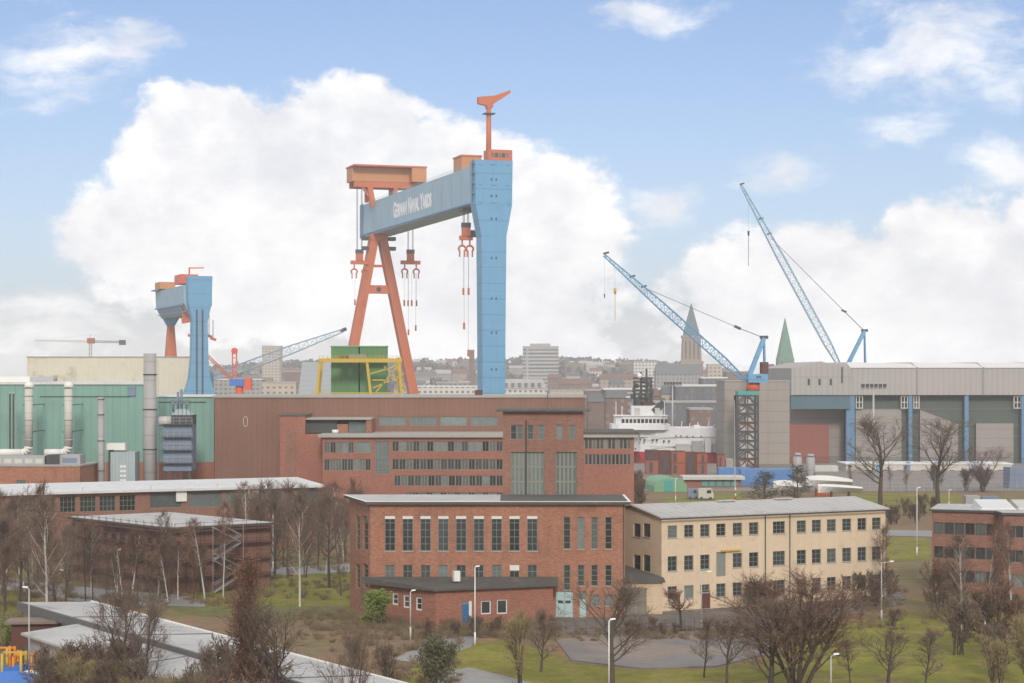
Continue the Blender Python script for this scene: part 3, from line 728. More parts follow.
# ================================================================ BROWN HALL + OFFICES
YH = 341.0; hx0, hx1 = at(214.6, 0, YH).x, at(585, 0, YH).x; hz_ = at(300, 397.6, YH).z
bhall = thing('brown_hall', (hx0 + 20, YH, 0), 'huge brown clad assembly hall behind the brick offices', 'building')
hp = [(hx0, YH), (hx1, YH), (hx1, YH + 20), (hx0, YH + 20)]; FH = Fr(hp[0], hp[1])
cl = [hpx(FH, x, x + 26.5, 416.6, 425.6) for x in (379, 409.8, 440.3, 470.5)]
shell(bhall, hp, 0, hz_, M['browncl'], {0: cl})
for h in cl: window(bhall, FH, h, 4, 1, 'greyframe', 'palglass', mull=.06)
MB().prism(grow(hp, .25), hz_, hz_ + .4).build('roof', M['concrete'], bhall)
a = at(478, 390, YH + 3); MB().box(at(475, 0, YH + 3).x, at(482.5, 0, YH + 3).x, YH + 3, YH + 5, hz_ + .4, a.z).build('roof_hatch', M['rustdark'], bhall)
mb = MB(); c = at(245.5, 421.5, YH - .06); n = 20
for k in range(n):
    t0, t1 = 2 * math.pi * k / n, 2 * math.pi * (k + 1) / n
    mb.beam(c + Vector((.38 * math.cos(t0), 0, .92 * math.sin(t0))), c + Vector((.38 * math.cos(t1), 0, .92 * math.sin(t1))), .12, .1)
mb.build('wall_emblem', M['duct'], bhall)
# brick block
YQ = 331.0; q0, q1 = at(280, 0, YQ).x, at(322, 0, YQ).x; qz = at(300, 416, YQ).z
bq = thing('brick_block', (q0, YQ, 0), 'windowless red brick block projecting from the brown hall', 'building')
qm = at(305.2, 0, YQ).x; wq_ = MB().box(q0, qm, YQ, YH - .05, 0, qz).build('wall', M['brick2'], bq); MB().box(qm + .004, q1, YQ, YH - .05, 0, at(310, 434, YQ).z).build('low_wall', M['brick2'], bq)
MB().box(q0 - .15, qm + .1, YQ - .15, YH - .05, qz, qz + .2).build('roof', M['felt'], bq)
MB().box(at(286, 0, YQ).x, at(296, 0, YQ).x, YQ - .06, YQ - .005, 8, at(290, 430, YQ).z).build('brick_panel', M['brick3'], bq)
# offices with ribbon windows
YO = 325.0; o0, o1 = at(322.3, 0, YO).x, at(634, 0, YO).x; oz = at(400, 437.3, YO).z
of = thing('office_wing', (o0, YO, 0), 'long red brick office wing with three rows of ribbon windows', 'building')
op = [(o0, YO), (o1, YO), (o1, YH - .1), (o0, YH - .1)]; FO = Fr(op[0], op[1])
oh = []; osp = []
def ribbon(x0, x1, y0, y1, n, c, gm):
    for k in range(n):
        a, b = x0 + (x1 - x0) * k / n, x0 + (x1 - x0) * (k + 1) / n; h = hpx(FO, a + .25, b - .25, y0, y1); oh.append(h); osp.append((h, c, 1, gm[k % len(gm)]))
g, p_ = 'glass', 'palglass'
ribbon(324, 354, 442, 453, 5, 2, (p_, g, p_, p_, g)); ribbon(355, 371.5, 442, 453, 1, 1, (p_,))
ribbon(324, 371, 459, 470.5, 8, 2, (g, p_, p_, g))
ribbon(392, 503, 441.2, 451.5, 16, 2, (g, p_, p_, g, p_)); ribbon(392, 503, 459, 469.7, 16, 2, (g, g, p_, g)); ribbon(394, 503, 475.5, 486, 16, 2, (g, p_, g)); ribbon(405, 503, 492.3, 497.5, 14, 2, (p_, g))
ribbon(584.5, 631, 438.7, 449, 12, 1, (g, g, p_)); ribbon(584.5, 631, 454, 464.8, 12, 1, (g,))
stair = hpx(FO, 375, 389.5, 441, 474); oh.append(stair)
shell(of, op, 0, oz, M['brick2'], {0: oh})
for h, c, r, gm in osp: window(of, FO, h, c, r, 'greyframe', gm, d=.14, t=.07, mull=.07)
window(of, FO, stair, 4, 6, 'greyframe', 'palglass', name='stair_window')
r0 = MB(); ov = grow(op, .7); ov[2].y = YH - .1; ov[3].y = YH - .1
r0.prism(ov, oz, oz + .5); rfo = r0.build('roof', M['concrete'], of)
MB().box(at(583, 0, YO).x, o1 + .75, YO - .75, YH - .12, oz + .503, at(600, 431.5, YO).z).build('upper_roof', M['felt'], rfo)
# glazed penthouse with flat roof
pY = 333.0; a, b = at(305, 434, pY), at(372, 418.5, pY)
pt = MB().box(a.x, at(337, 0, pY).x, pY, YH - .1, oz + .51, at(0, 420, pY).z).build('penthouse', M['darkframe'], of)
MB().box(a.x - .5, b.x, pY - 1.2, YH - .1, at(0, 419.6, pY).z, at(0, 418, pY).z).build('penthouse_roof', M['concrete'], pt)
MB().box(at(337.3, 0, pY).x, at(348, 0, pY).x, pY - .1, YH - .2, oz + .51, at(0, 424, pY).z).build('wall', M['brick'], pt)
MB().box(at(348.3, 0, pY).x, at(366, 0, pY).x, pY + .3, YH - .2, oz + .51, at(0, 422, pY).z).build('glazing', M['palglass'], pt)
MB().box(at(366.6, 0, pY).x, b.x, pY - 1, YH - .2, oz + .51, at(0, 420, pY).z).build('pier', M['brick2'], pt)
a = at(335.5, 433, pY - 1); MB().tube((a.x, pY - 1.5, oz + .5), (a.x, pY - 1.5, oz + 1.1), .6, n=10).build('roof_vent', M['whitetrim'], rfo)

# ================================================================ SCAFFOLDED BLOCK
f0 = Vector((-41.6, 231)); lf = Vector((-57.4, 248)); rt = Vector((-30.4, 238.8)); ZS = 7.8
sb = thing('brick_block', (f0.x, f0.y, 0), 'dark brick block with a flat grey roof, wrapped in scaffolding', 'building')
sp = [lf, f0, rt, rt + (lf - f0)]
F1, F2 = Fr(lf, f0), Fr(f0, rt)
s1 = [(1.2 + 2.1 * i, v, 1.3, 1.2) for i in range(10) for v in (3.2, 5.4)]
s2 = [(2.0 + 2.6 * i, v, 1.2, 1.2) for i in range(0) for v in (1.0,)]
shell(sb, sp, 0, ZS, M['brick4'], {0: s1})
for h in s1: window(sb, F1, h, 2, 1, 'darkframe', 'glass', d=.15)
rs = MB().prism(grow(sp, .45), ZS, ZS + .30).build('roof', M['felt'], sb); MB().prism(grow(sp, .25), ZS + .3, ZS + .33).build('roof_sheet', M['paleroof'], rs)
def scaffold(F, label, stair=False):
    t = thing('scaffolding', F.p(F.W / 2, 0, 1), label, 'scaffolding'); n = max(4, int(F.W / 1.75))
    for k in range(n + 1):
        u = .1 + (F.W - .2) * k / n
        for nn in (.35, 1.25): MB().tube(F.p(u, 0, nn), F.p(u, ZS + .9, nn), .030, n=5).build('pole', M['darksteel'], t)
    for lv in (1.9, 3.9, 5.9, 7.6):
        d_ = MB().fbox(F, 0, F.W, lv, lv + .06, .38, 1.1).build('deck', M['rustdark'], t)
        mb = MB()
        for zz in (.5, 1.0): mb.tube(F.p(0, lv + zz, 1.3), F.p(F.W, lv + zz, 1.3), .03, n=4)
        mb.build('guard_rail', M['rustdark'], d_)
    if stair:
        for i in range(4):
            v = 2 * i; a = F.W * .36; b = F.W * .62
            if i % 2: a, b = b, a
            st = MB().beam(F.p(a, v + .05, 1.9), F.p(b, v + 1.95, 1.9), .7, .1).build('stair_flight', M['steel'], t)
            mb = MB()
            for s in (1.55, 2.25): mb.beam(F.p(a, v + 1.0, s), F.p(b, v + 2.9, s), .06)
            mb.build('handrail', M['steel'], st)
        for u in (.34, .64): MB().tube(F.p(F.W * u, 0, 2.3), F.p(F.W * u, ZS + 1, 2.3), .04, n=5).build('pole', M['steel'], t)
scaffold(F1, 'metal scaffolding along the windowed long side of the dark brick block')
scaffold(F2, 'metal scaffolding with zigzag stairs on the short side of the dark brick block', True)

# ================================================================ LONG LOW FLAT ROOF, lower part of the photo
a0, a1 = Vector((-48.5, 196.5)), Vector((-3.2, 130.0)); dL = (a1 - a0).normalized(); pN = Vector((dL.y, -dL.x))   # pN points to the viewer's side
if pN.y > 0: pN = -pN
ls = thing('long_shed', (a0.x, a0.y, 0), 'long low hall with a pale weathered roof and a dark tarred step along it', 'building')
L_ = (a1 - a0).length; zE, w1, w2 = 4.6, 7.0, 5.2
def rq(s0, s1, t0, t1): return [a0 + dL * s0 + pN * t0, a0 + dL * s1 + pN * t0, a0 + dL * s1 + pN * t1, a0 + dL * s0 + pN * t1]
def slab(pts, zs0, zs1, m, name, par):
    pts = pts[::-1]; zs0 = zs0[::-1]; zs1 = zs1[::-1]
    b = MB(); b.hexa([V3(p, z) for p, z in zip(pts, zs0)], [V3(p, z) for p, z in zip(pts, zs1)]); return b.build(name, M[m], par)
S0, S1 = 13.5, 29
slab(rq(S0 + .5, L_ - .5, .5, w1), [0] * 4, [zE - .25, zE - .25, zE + .2, zE + .2], 'concrete', 'wall', ls)
slab(rq(S1 + .5, L_ - .5, w1 + .02, w1 + w2), [0] * 4, [zE - .15, zE - .15, zE - .52, zE - .52], 'concrete', 'rear_wall', ls)
up = slab(rq(S0, L_, 0, w1 + .3), [zE - .2, zE - .2, zE + .25, zE + .25], [zE, zE, zE + .45, zE + .45], 'paleroof', 'roof', ls)
slab(rq(S0, L_, w1 + .32, w1 + .62), [zE - .28, zE - .28, zE - .28, zE - .28], [zE + .50] * 4, 'darkband', 'roof_step', up)
slab(rq(S0, L_, .0, .25), [zE + .003] * 4, [zE + .12] * 4, 'whitetrim', 'eaves_trim', up)
lowr = slab(rq(S1, L_, w1 + .64, w1 + w2 + .6), [zE - .1, zE - .1, zE - .5, zE - .5], [zE + .1, zE + .1, zE - .3, zE - .3], 'paleroof', 'lower_roof', ls)
for s in (27, 41, 55, 68):
    slab(rq(s, s + .18, .3, w1 + .28), [zE + .02, zE + .02, zE + .43, zE + .43], [zE + .08, zE + .08, zE + .50, zE + .50], 'darkband', 'roof_joint', up)
for s in (52, 66): slab(rq(s, s + .18, w1 + .7, w1 + w2 + .5), [zE + .05, zE + .05, zE - .34, zE - .34], [zE + .13, zE + .13, zE - .26, zE - .26], 'darkband', 'roof_joint', lowr)
for s, t_ in ():
    z = zE + .25 if t_ < 9 else zE - .9
    slab(rq(s, s + 1.3, t_, t_ + .9), [z - .2] * 4, [z + .45] * 4, 'darksteel', 'skylight', up if t_ < 9 else lowr)

# small brown shelter and wall
sh_ = thing('garden_shed', gnd(38, 668), 'small brown flat-roofed shed beside the playground', 'shed')
c = gnd(11, 669); Fd = Fr((c.x, c.y), (c.x + 5.2, c.y + .6)); hgt = 4.1
MB().prism([tuple(Fd.p(u, 0, n))[:2] for u, n in ((0, 0), (5.2, 0), (5.2, -2.4), (0, -2.4))], 0, hgt).build('wall', M['rustdark'], sh_)
MB().prism([tuple(Fd.p(u, 0, n))[:2] for u, n in ((-.5, .5), (5.7, .5), (5.7, -2.7), (-.5, -2.7))], hgt, hgt + .22).build('roof', mat('shed_roof_brown', (.20, .15, .125), .85), sh_)
MB().fbox(Fd, 1.2, 2.1, .02, 2.1, .004, .06).build('door', M['darkframe'], sh_)
gw = thing('garden_wall', gnd(75, 686), 'grey concrete garden wall running from the brown shed', 'wall')
c0, c1 = gnd(52, 683), gnd(101, 690); Fq = Fr((c0.x, c0.y), (c1.x, c1.y))
MB().fbox(Fq, 0, Fq.W, 0, 1.75, -.3, 0).build('wall', M['concrete'], gw); MB().fbox(Fq, -.1, Fq.W + .1, 1.753, 1.87, -.4, .1).build('coping', M['whitetrim'], gw)

# playground
def climbing_frame(px, py, label, cols, h=2.8):
    c = gnd(px, py); t = thing('climbing_frame', c, label, 'climbing frame')
    for i, (dx, dy) in enumerate(((-.8, -.8), (.8, -.8), (.8, .8), (-.8, .8))):
        MB().tube((c.x + dx, c.y + dy, 0), (c.x + dx, c.y + dy, h + .25 * (i % 2)), .12, n=8).build('post', M[cols[0]], t)
    MB().box(c.x - .8, c.x + .8, c.y - .8, c.y + .8, 1.25, 1.4).build('platform', M[cols[1]], t)
    MB().box(c.x - .78, c.x + .78, c.y - .85, c.y - .76, 1.5, 2.1).build('guard_panel', M[cols[1]], t)
    MB().box(c.x - .85, c.x - .76, c.y - .78, c.y + .78, 1.5, 2.1).build('guard_panel', M[cols[0]], t)
    mb = MB(); mb.beam((c.x + .8, c.y - .4, 1.4), (c.x + 3.0, c.y - .9, .25), .6, .08); mb.build('slide', M[cols[2]], t)
    MB().beam((c.x - .9, c.y, h), (c.x + .9, c.y, h), .14).build('crossbar', M[cols[0]], t)
climbing_frame(3, 686, 'yellow and blue climbing frame at the outer edge of the playground', ('orangepaint', 'bluepaint', 'bluepaint'), 3.3)
climbing_frame(14, 690, 'orange posted climbing frame with red slide in the middle of the playground', ('yellow', 'bluepaint', 'cred'), 3.2)
climbing_frame(25, 687, 'small orange climbing frame with white slide beside the lamp post', ('orangepaint', 'bluepaint', 'lampwhite'), 2.8)
def awning(px, py, w, dpt, h, m, label):
    c = gnd(px, py); t = thing('awning', c, label, 'awning'); n = 7
    for dx in (-w / 2, w / 2):
        for dy in (0, dpt): MB().tube((c.x + dx, c.y + dy, 0), (c.x + dx, c.y + dy, h), .05, n=6).build('post', M['lampgrey'], t)
    mb = MB()
    for k in range(n):
        x0, x1 = c.x - w / 2 - .2 + (w + .4) * k / n, c.x - w / 2 - .2 + (w + .4) * (k + 1) / n
        za = h + .35 * math.sin(math.pi * k / n); zb = h + .35 * math.sin(math.pi * (k + 1) / n)
        mb.hexa([(x0, c.y - .2, za - .1), (x1, c.y - .2, zb - .1), (x1, c.y + dpt + .2, zb + .4), (x0, c.y + dpt + .2, za + .4)], [(x0, c.y - .2, za), (x1, c.y - .2, zb), (x1, c.y + dpt + .2, zb + .5), (x0, c.y + dpt + .2, za + .5)])
    mb.build('canopy', M[m], t)
awning(4, 702, 4.2, 2.6, 1.25, 'bluepaint', 'bright blue canopy in the playground')
awning(23, 698, 1.6, 2.2, 1.1, 'tarpwhite', 'small white canopy between the blue and green ones')
awning(38, 696, 2.6, 1.6, 1.1, 'teal', 'teal canopy in the playground beside the bushes')

# ================================================================ GREAT GANTRY CRANE
class G3:
    """crane frame: u across the girder, v along it (away), z up"""
    def __init__(s, o, v): s.o = Vector((o[0], o[1], 0)); s.ev = Vector((v[0], v[1], 0)).normalized(); s.eu = Vector((s.ev.y, -s.ev.x, 0))
    def p(s, u, v, z): return s.o + s.eu * u + s.ev * v + Zv * z
    def box(s, mb, u0, u1, v0, v1, z0, z1):
        q = lambda z: [s.p(u0, v0, z), s.p(u1, v0, z), s.p(u1, v1, z), s.p(u0, v1, z)]
        return mb.hexa(q(z0), q(z1))
    def uv(s, px, py, v):        # u and z of a photo point lying in the plane v
        k = K(px); a = s.o + s.ev * v; u = (k * a.y - a.x) / (s.eu.x - k * s.eu.y); Y = a.y + s.eu.y * u
        return u, EYE + (HOR - py) / FPX * Y
    def extr(s, mb, prof, v0, v1):   # profile in (u, z) extruded along v
        n = len(prof); mb.add([s.p(u, v0, z) for u, z in prof] + [s.p(u, v1, z) for u, z in prof],
               [tuple(range(n)), tuple(reversed(range(n, 2 * n)))] + [(n + i, n + (i + 1) % n, (i + 1) % n, i) for i in range(n)]); return mb
g = G3((-7.1, 750), (-57, 176))
gc = thing('gantry_crane', g.o, 'giant blue gantry crane with a red A-shaped leg and white lettering on its girder', 'gantry crane')
MB_ = MB
prof = [(-4.6, 0), (4.6, 0), (4.75, 40), (5.15, 80.5), (7.5, 93), (7.75, 110.6), (-7.75, 110.6), (-7.5, 93), (-5.15, 80.5), (-4.75, 40)]
leg = g.extr(MB(), prof, 0, 7.2).build('leg', M['cblue'], gc)
for z in (103, 96.5, 87.5, 72, 56, 42.5, 28): # hatches
    for u in (-1.0, .9): g.box(MB(), u - .3, u + .3, -.06, -.004, z - .5, z + .5).build('hatch', M['darksteel'], leg)
for z in (109, 101, 94):
    for u in (-5.6, 0, 5.6): g.box(MB(), u - (1.1 if u == 0 else .6), u + (1.1 if u == 0 else .6), -.28, -.004, z - .22, z + .22).build('bracket', M['cblue'], leg)
mb = MB()
for z in (30, 45, 58, 68, 80.5, 93): w_ = 4.7 if z < 60 else 5.1; g.box(mb, -w_ , w_ , -.05, -.004, z - .06, z + .06)
mb.build('weld_seam', M['cgirder'], leg)
mb = MB()
for s in (-.25, .25): mb.tube(g.p(-8.0, 3 + s, 94), g.p(-8.0, 3 + s, 111), .08, n=4)
for z in range(94, 111, 1): mb.tube(g.p(-8.0, 2.75, z), g.p(-8.0, 3.25, z), .05, n=4)
mb.build('ladder', M['darksteel'], leg)
for z in (97, 101, 105, 109): g.box(MB(), -8.4, -7.8, 1.2, 2.6, z - .3, z + .3).build('side_box', M['darksteel'], leg)
VE = 196
zt0, zt1 = 108.7, 108.7; zb = 93.6
gird = MB(); gird.hexa([g.p(-7.3, 7.22, zb), g.p(4.2, 7.22, zb), g.p(4.2, VE, zb - .6), g.p(-7.3, VE, zb - .6)], [g.p(-7.3, 7.22, zt0), g.p(4.2, 7.22, zt0), g.p(4.2, VE, zt1), g.p(-7.3, VE, zt1)])
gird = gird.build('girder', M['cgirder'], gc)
g.box(MB(), -7.6, -7.28, VE - 6, VE + .6, zb - 1, zt1 + .3).build('end_plate', M['cblue'], gird)
mb = MB()
for z in (zt0 + 1.1, zt0 + .55):
    for u in (-7.2, 4.1): mb.tube(g.p(u, 8, z), g.p(u, VE, z), .06, n=4)
for k in range(45):
    for u in (-7.2, 4.1): mb.tube(g.p(u, 8 + 3.93 * k, zt0), g.p(u, 8 + 3.93 * k, zt0 + 1.1), .05, n=4)
mb.build('railing', M['cgirder'], gird)
mb = MB()
for v in range(20, 185, 15): g.box(mb, -7.36, -7.303, v - .08, v + .08, zb + .2, zt0 - .2)
mb.build('weld_seam', M['cblue'], gird)
g.box(MB(), -7.9, -7.305, 8, VE - 1, zb + .25, zb + .7).build('cable_tray', M['cblue'], gird)

def text_mesh(body, name, m, parent, origin, xdir, zdir, length, height, small_caps=True, depth=.05):
    cu = bpy.data.curves.new('lettering', 'FONT'); cu.body = body; cu.size = 1; cu.small_caps_scale = .82; cu.offset = .042
    o = bpy.data.objects.new('lettering', cu); C.objects.link(o)
    if small_caps:
        for i, chh in enumerate(body):
            if chh.islower(): cu.body_format[i].use_small_caps = True
    cu.extrude = .02
    dg = bpy.context.evaluated_depsgraph_get(); dg.update(); me = bpy.data.meshes.new_from_object(o.evaluated_get(dg)); bpy.data.objects.remove(o)
    xs = [v.co.x for v in me.vertices]; ys = [v.co.y for v in me.vertices]; zs = [v.co.z for v in me.vertices]
    x0, x1, y0, y1 = min(xs), max(xs), min(ys), max(ys); nrm = xdir.cross(zdir).normalized()
    off = Vector((0, 0, 0)); p = parent
    while p is not None: off += p.location; p = p.parent
    for v in me.vertices:
        v.co = origin - off + xdir * ((v.co.x - x0) / (x1 - x0) * length) + zdir * ((v.co.y - y0) / (y1 - y0) * height) + nrm * ((v.co.z - min(zs)) / (max(zs) - min(zs) + 1e-6) * depth)
    me.materials.clear(); me.materials.append(m)
    t = bpy.data.objects.new(name, me); C.objects.link(t); t.parent = parent; return t
# lettering on the near side of the girder, reading towards the blue leg
def vface(px):
    k = K(px); a = g.o - g.eu * 7.3; return (k * a.y - a.x) / (g.ev.x - k * g.ev.y)
va, vb = vface(393.5), vface(431.5)
Yt = g.p(-7.3, va, 0).y; ztop = EYE + (HOR - 195.5) / FPX * Yt; zbot = EYE + (HOR - 216) / FPX * Yt
text_mesh('German Naval Yards', 'lettering', mat('lettering_white', (.80, .80, .80), .5, .02, .3, .02), gird, g.p(-7.305, va, 97.4), -g.ev, Zv, va - vb, 7.4)

# trolleys
def ropes(mb, pts, z0, z1, r=.13):
    for u, v in pts: mb.tube(g.p(u, v, z0), g.p(u, v, z1), r, n=5, caps=False)
    return mb
vt = 168
tro = g.box(MB(), -18, 10, vt, vt + 12, 118, 124.6).build('trolley_house', M['cbrown'], gc)
g.box(MB(), 10.1, 17.2, vt - 5, vt + 12, 118, 124.7).build('trolley_annex', M['cbrown'], tro)
g.box(MB(), -18.4, 17.5, vt - 5.3, vt + 12.4, 124.75, 125.5).build('trolley_roof', M['corange'], tro)
g.box(MB(), -17, 17, vt + .2, vt + 2, 115.2, 117.95).build('trolley_beam', M['corange'], tro)
g.box(MB(), -17, 17, vt + 9, vt + 11, 115.2, 117.95).build('trolley_beam', M['corange'], tro)
for v in (vt + .3, vt + 9.2):
    for u in (-8.6, 3.4): g.box(MB(), u - .9, u + .9, v, v + 1.6, zt1 + .1, 115.2).build('trolley_leg', M['corange'], tro)
mb = MB(); mb.beam(g.p(-9.5, vt + 1, 116), g.p(-7.5, vt + 1, 106), 2.4); mb.beam(g.p(-13.5, vt + 1, 116), g.p(-9, vt + 1, 110), 1.0); mb.build('trolley_frame', M['corange'], tro)
def spreader(u, v, z, wid, top, name='hook_block', rp=1.1):
    hb = MB(); g.box(hb, u - wid / 2, u + wid / 2, v - .7, v + .7, z - .9, z + .9); g.box(hb, u - 1.6, u + 1.6, v - 1.1, v + 1.1, z + .9, z + 4.2)
    hb = hb.build(name, M['corange'], gc); hb['label'] = 'orange hook beam hanging on long ropes'
    ropes(MB(), [(u + a, v + b) for a in (-rp, rp) for b in (-.9, .9)], z + 4.2, top).build('rope', M['rope'], hb)
    g.box(MB(), u - 1.8, u + 1.8, v - 1, v + 1, z + 4.25, z + 6.2).build('sheave_block', M['darksteel'], hb)
    for s in (-1, 1):
        c = u + s * wid * .30; hk = MB(); hk.tube(g.p(c, v, z - .9), g.p(c, v, z - 3.2), .35, n=6)
        pts = [g.p(c + 1.5 * math.sin(t), v, z - 4.4 + 1.3 * math.cos(t)) for t in [math.pi * (-.75 + 1.5 * k / 9) for k in range(10)]]
        for a, b in zip(pts, pts[1:]): hk.tube(a, b, .42, n=6)
        for e in (0, -1): hk.tube(pts[e], pts[e] - Zv * 2.4, .32, n=6)
        hk.build('hook', M['corange'], hb)
    return hb
def slings(u, v, z0, zs, hb):
    for du, z in zs:
        ropes(MB(), [(u + du, v)], z0, z, .055).build('sling', M['rope'], hb)
        if z < z0 - 8:
            g.box(MB(), u + du - .35, u + du + .35, v - .35, v + .35, z - 1.6, z + 1.2).build('shackle', M['corange'], hb)
vs_ = vt + 1
ua, za = g.uv(359.5, 262.5, vs_); ub, zb_ = g.uv(410.5, 262.5, vs_ + 2)
h1 = spreader(ua, vs_, za, 8.6, 116); h2 = spreader(ub, vs_ + 2, zb_, 9.6, 116)
z3 = g.uv(360, 302, vs_)[1]
slings(ua, vs_, za - 5, ((-2.2, z3), (2.6, z3), (1.2, z3 - 9)), h1); slings(ub, vs_ + 2, zb_ - 5, ((-3.1, z3), (-1.2, z3), (.6, z3), (3.0, z3), (-1, z3 - 14), (2.6, z3 - 12)), h2)
# lower trolley near the leg
v2 = 24; uc, zc = g.uv(466, 238, v2)
hk = spreader(uc, v2, zc, 5.4, zb, rp=.9)
z4 = g.uv(466, 291, v2)[1]; slings(uc, v2, zc - 5, ((-1.1, z4), (1.1, z4), (-.8, z4 - 14), (1.0, z4 - 25)), hk)
g.box(MB(), uc - 2.5, uc + 2.5, v2 - 3, v2 + 3, zb - 1.4, zb - .05).build('lower_trolley', M['darksteel'], gc)
g.box(MB(), uc + .5, uc + 4.5, v2 - 1, v2 + 1, zc + .4, zc + 3.2).build('hook_housing', M['darksteel'], hk)

# A-shaped red leg
vA = 172; ap_u = g.uv(378, 240, vA)[0]; zA = g.uv(378, 240, vA)[1]
fl_, fr_ = g.uv(338, 420, vA)[0], g.uv(420, 420, vA)[0]
al = MB()
for fu, s in ((fl_, -1), (fr_, 1)):
    top = g.p(ap_u + s * 2.2, vA, zA); bot = g.p(fu, vA, 0); q = lambda c, w, d: [c - g.eu * w - g.ev * d, c + g.eu * w - g.ev * d, c + g.eu * w + g.ev * d, c - g.eu * w + g.ev * d]
    al.hexa(q(bot, 2.3, 2.2), q(top, 2.0, 2.6))
a_leg = al.build('pendulum_leg', M['corange'], gc)
zc_ = g.uv(378, 289.5, vA)[1]; kk = zc_ / zA
g.box(MB(), fl_ + (ap_u - fl_) * kk, fr_ + (ap_u - fr_) * kk, vA - 1.6, vA + 1.6, zc_ - 2, zc_ + 2).build('cross_beam', M['corange'], a_leg)
c = g.p(ap_u, vA - 1.7, zc_); MB().tube(c, c + g.ev * .5, 1.2, n=14).build('porthole', M['darksteel'], a_leg)
g.box(MB(), ap_u - 4.2, ap_u + 4.2, vA - 3, vA + 3, zA - .2, zb - .65).build('leg_head', M['corange'], a_leg)
for z in (zA + .2, zA - 4.5):
    for s in (-1, 1): g.box(MB(), ap_u + s * 6.6 - 1.5, ap_u + s * 6.6 + 1.5, vA - 3.2, vA + 1, z - .5, z + 1.2).build('gallery', M['darksteel'], a_leg)
zz = g.uv(378, 266, vA)[1]; MB().beam(g.p(ap_u - 3, vA, zz), g.p(ap_u + 3, vA, zz), 1.2).build('tie_beam', M['corange'], a_leg)
mb = MB()
for s in (-1, 1): g.box(mb, (fl_ if s < 0 else fr_) - 6, (fl_ if s < 0 else fr_) + 6, vA - 2.5, vA + 2.5, .1, 3)
mb.build('bogie', M['corange'], a_leg)
# houses and service crane on top of the blue leg
g.box(MB(), -6.2, 2.2, 24, 36, 109, 114.6).build('winch_house', M['cbrown'], gc); g.box(MB(), -6.5, 2.5, 23.7, 36.3, 114.62, 115.2).build('winch_house_roof', M['corange'], gc)
cab = g.box(MB(), -2.2, 7.7, .3, 6.8, 110.65, 114.9).build('operator_house', M['corange'], gc)
for k in range(5): g.box(MB(), -1.0 + 1.5 * k, .2 + 1.5 * k, .2, .296, 111.9, 113.6).build('window', M['glass' if k % 2 else 'palglass'], cab)
um = g.uv(488.7, 130, 4)[0]
mast = MB().tube(g.p(um, 4, 110.6), g.p(um, 4, 132), 1.15, .95, n=12).build('service_mast', M['corange'], gc)
g.box(MB(), um - 2, um + 2.2, 2, 6, 129.2, 129.6).build('mast_platform', M['darksteel'], mast)
mb = MB(); z_ = 132
mb.hexa([g.p(um - 4.6, 3, z_ + 1.2), g.p(um + 1.6, 3, z_), g.p(um + 1.6, 5, z_), g.p(um - 4.6, 5, z_ + 1.2)], [g.p(um - 4.6, 3, z_ + 3.8), g.p(um + 1.6, 3, z_ + 4.6), g.p(um + 1.6, 5, z_ + 4.6), g.p(um - 4.6, 5, z_ + 3.8)])
mb.hexa([g.p(um + 1.6, 3.2, z_ + 1.2), g.p(um + 9, 3.6, z_ + 6), g.p(um + 9, 4.4, z_ + 6), g.p(um + 1.6, 4.8, z_ + 1.2)], [g.p(um + 1.6, 3.2, z_ + 4.4), g.p(um + 9, 3.6, z_ + 7.2), g.p(um + 9, 4.4, z_ + 7.2), g.p(um + 1.6, 4.8, z_ + 4.4)])
g.box(mb, um - 1.2, um + 1.0, 3, 5, z_ - .5, z_ + .4)
jib = mb.build('service_jib', M['corange'], mast)
# ================================================================ SMALLER GANTRY CRANE at the left
g2 = G3((K(200.3) * 850, 850), (-28, 76))
g2t = thing('gantry_crane', g2.o, 'smaller blue gantry crane with flared blue leg, beside the cream hall', 'gantry crane')
prof = [(-7.6, 0), (7.6, 0), (7.4, 15), (4.6, 24), (3.7, 33), (3.4, 50), (5.2, 58), (5.5, 70), (-5.5, 70), (-5.2, 58), (-3.4, 50), (-3.7, 33), (-4.6, 24), (-7.4, 15)]
leg2 = g2.extr(MB(), prof, 0, 6).build('leg', M['cblue'], g2t)
for u in (-1.6, 1.0): g2.box(MB(), u - .35, u + .35, -.3, -.004, 14, 55).build('cable_duct', M['darksteel'], leg2)
gp2 = [(-3.6, 53), (4.0, 53), (6.5, 57), (6.5, 66), (-6.5, 66), (-6.2, 58)]
gd2 = g2.extr(MB(), gp2, 6.05, 80).build('girder', M['cgirder'], g2t)
mb = MB(); g2.box(mb, -6.9, -6.25, 8, 80, 57.2, 57.8); g2.box(mb, -5.4, -4.9, 8, 80, 54.2, 54.6); mb.build('girder_ledge', M['cblue'], gd2)
g2.box(MB(), -8.5, 7, 68, 80.5, 66.05, 66.6).build('end_deck', M['cblue'], gd2)
g2.box(MB(), -7.4, 0, 62, 76, 66.65, 70).build('trolley_house', M['cbrown'], g2t)
g2.box(MB(), -5.5, 2.5, 18, 34, 67.3, 71.6).build('winch_house', M['cred'], g2t)
mb = MB(); a = g2.p(-4, 5, 70); mb.tube(a, a + Zv * 4, .4, n=6); mb.beam(a + Zv * 3.7, a + Zv * 3.9 + g2.eu * 6.5, .5); mb.build('service_jib', M['cred'], g2t)
vl = 72; zz0 = g2.uv(171, 326, vl)[1]; uL = g2.uv(170.8, 340, vl)[0]
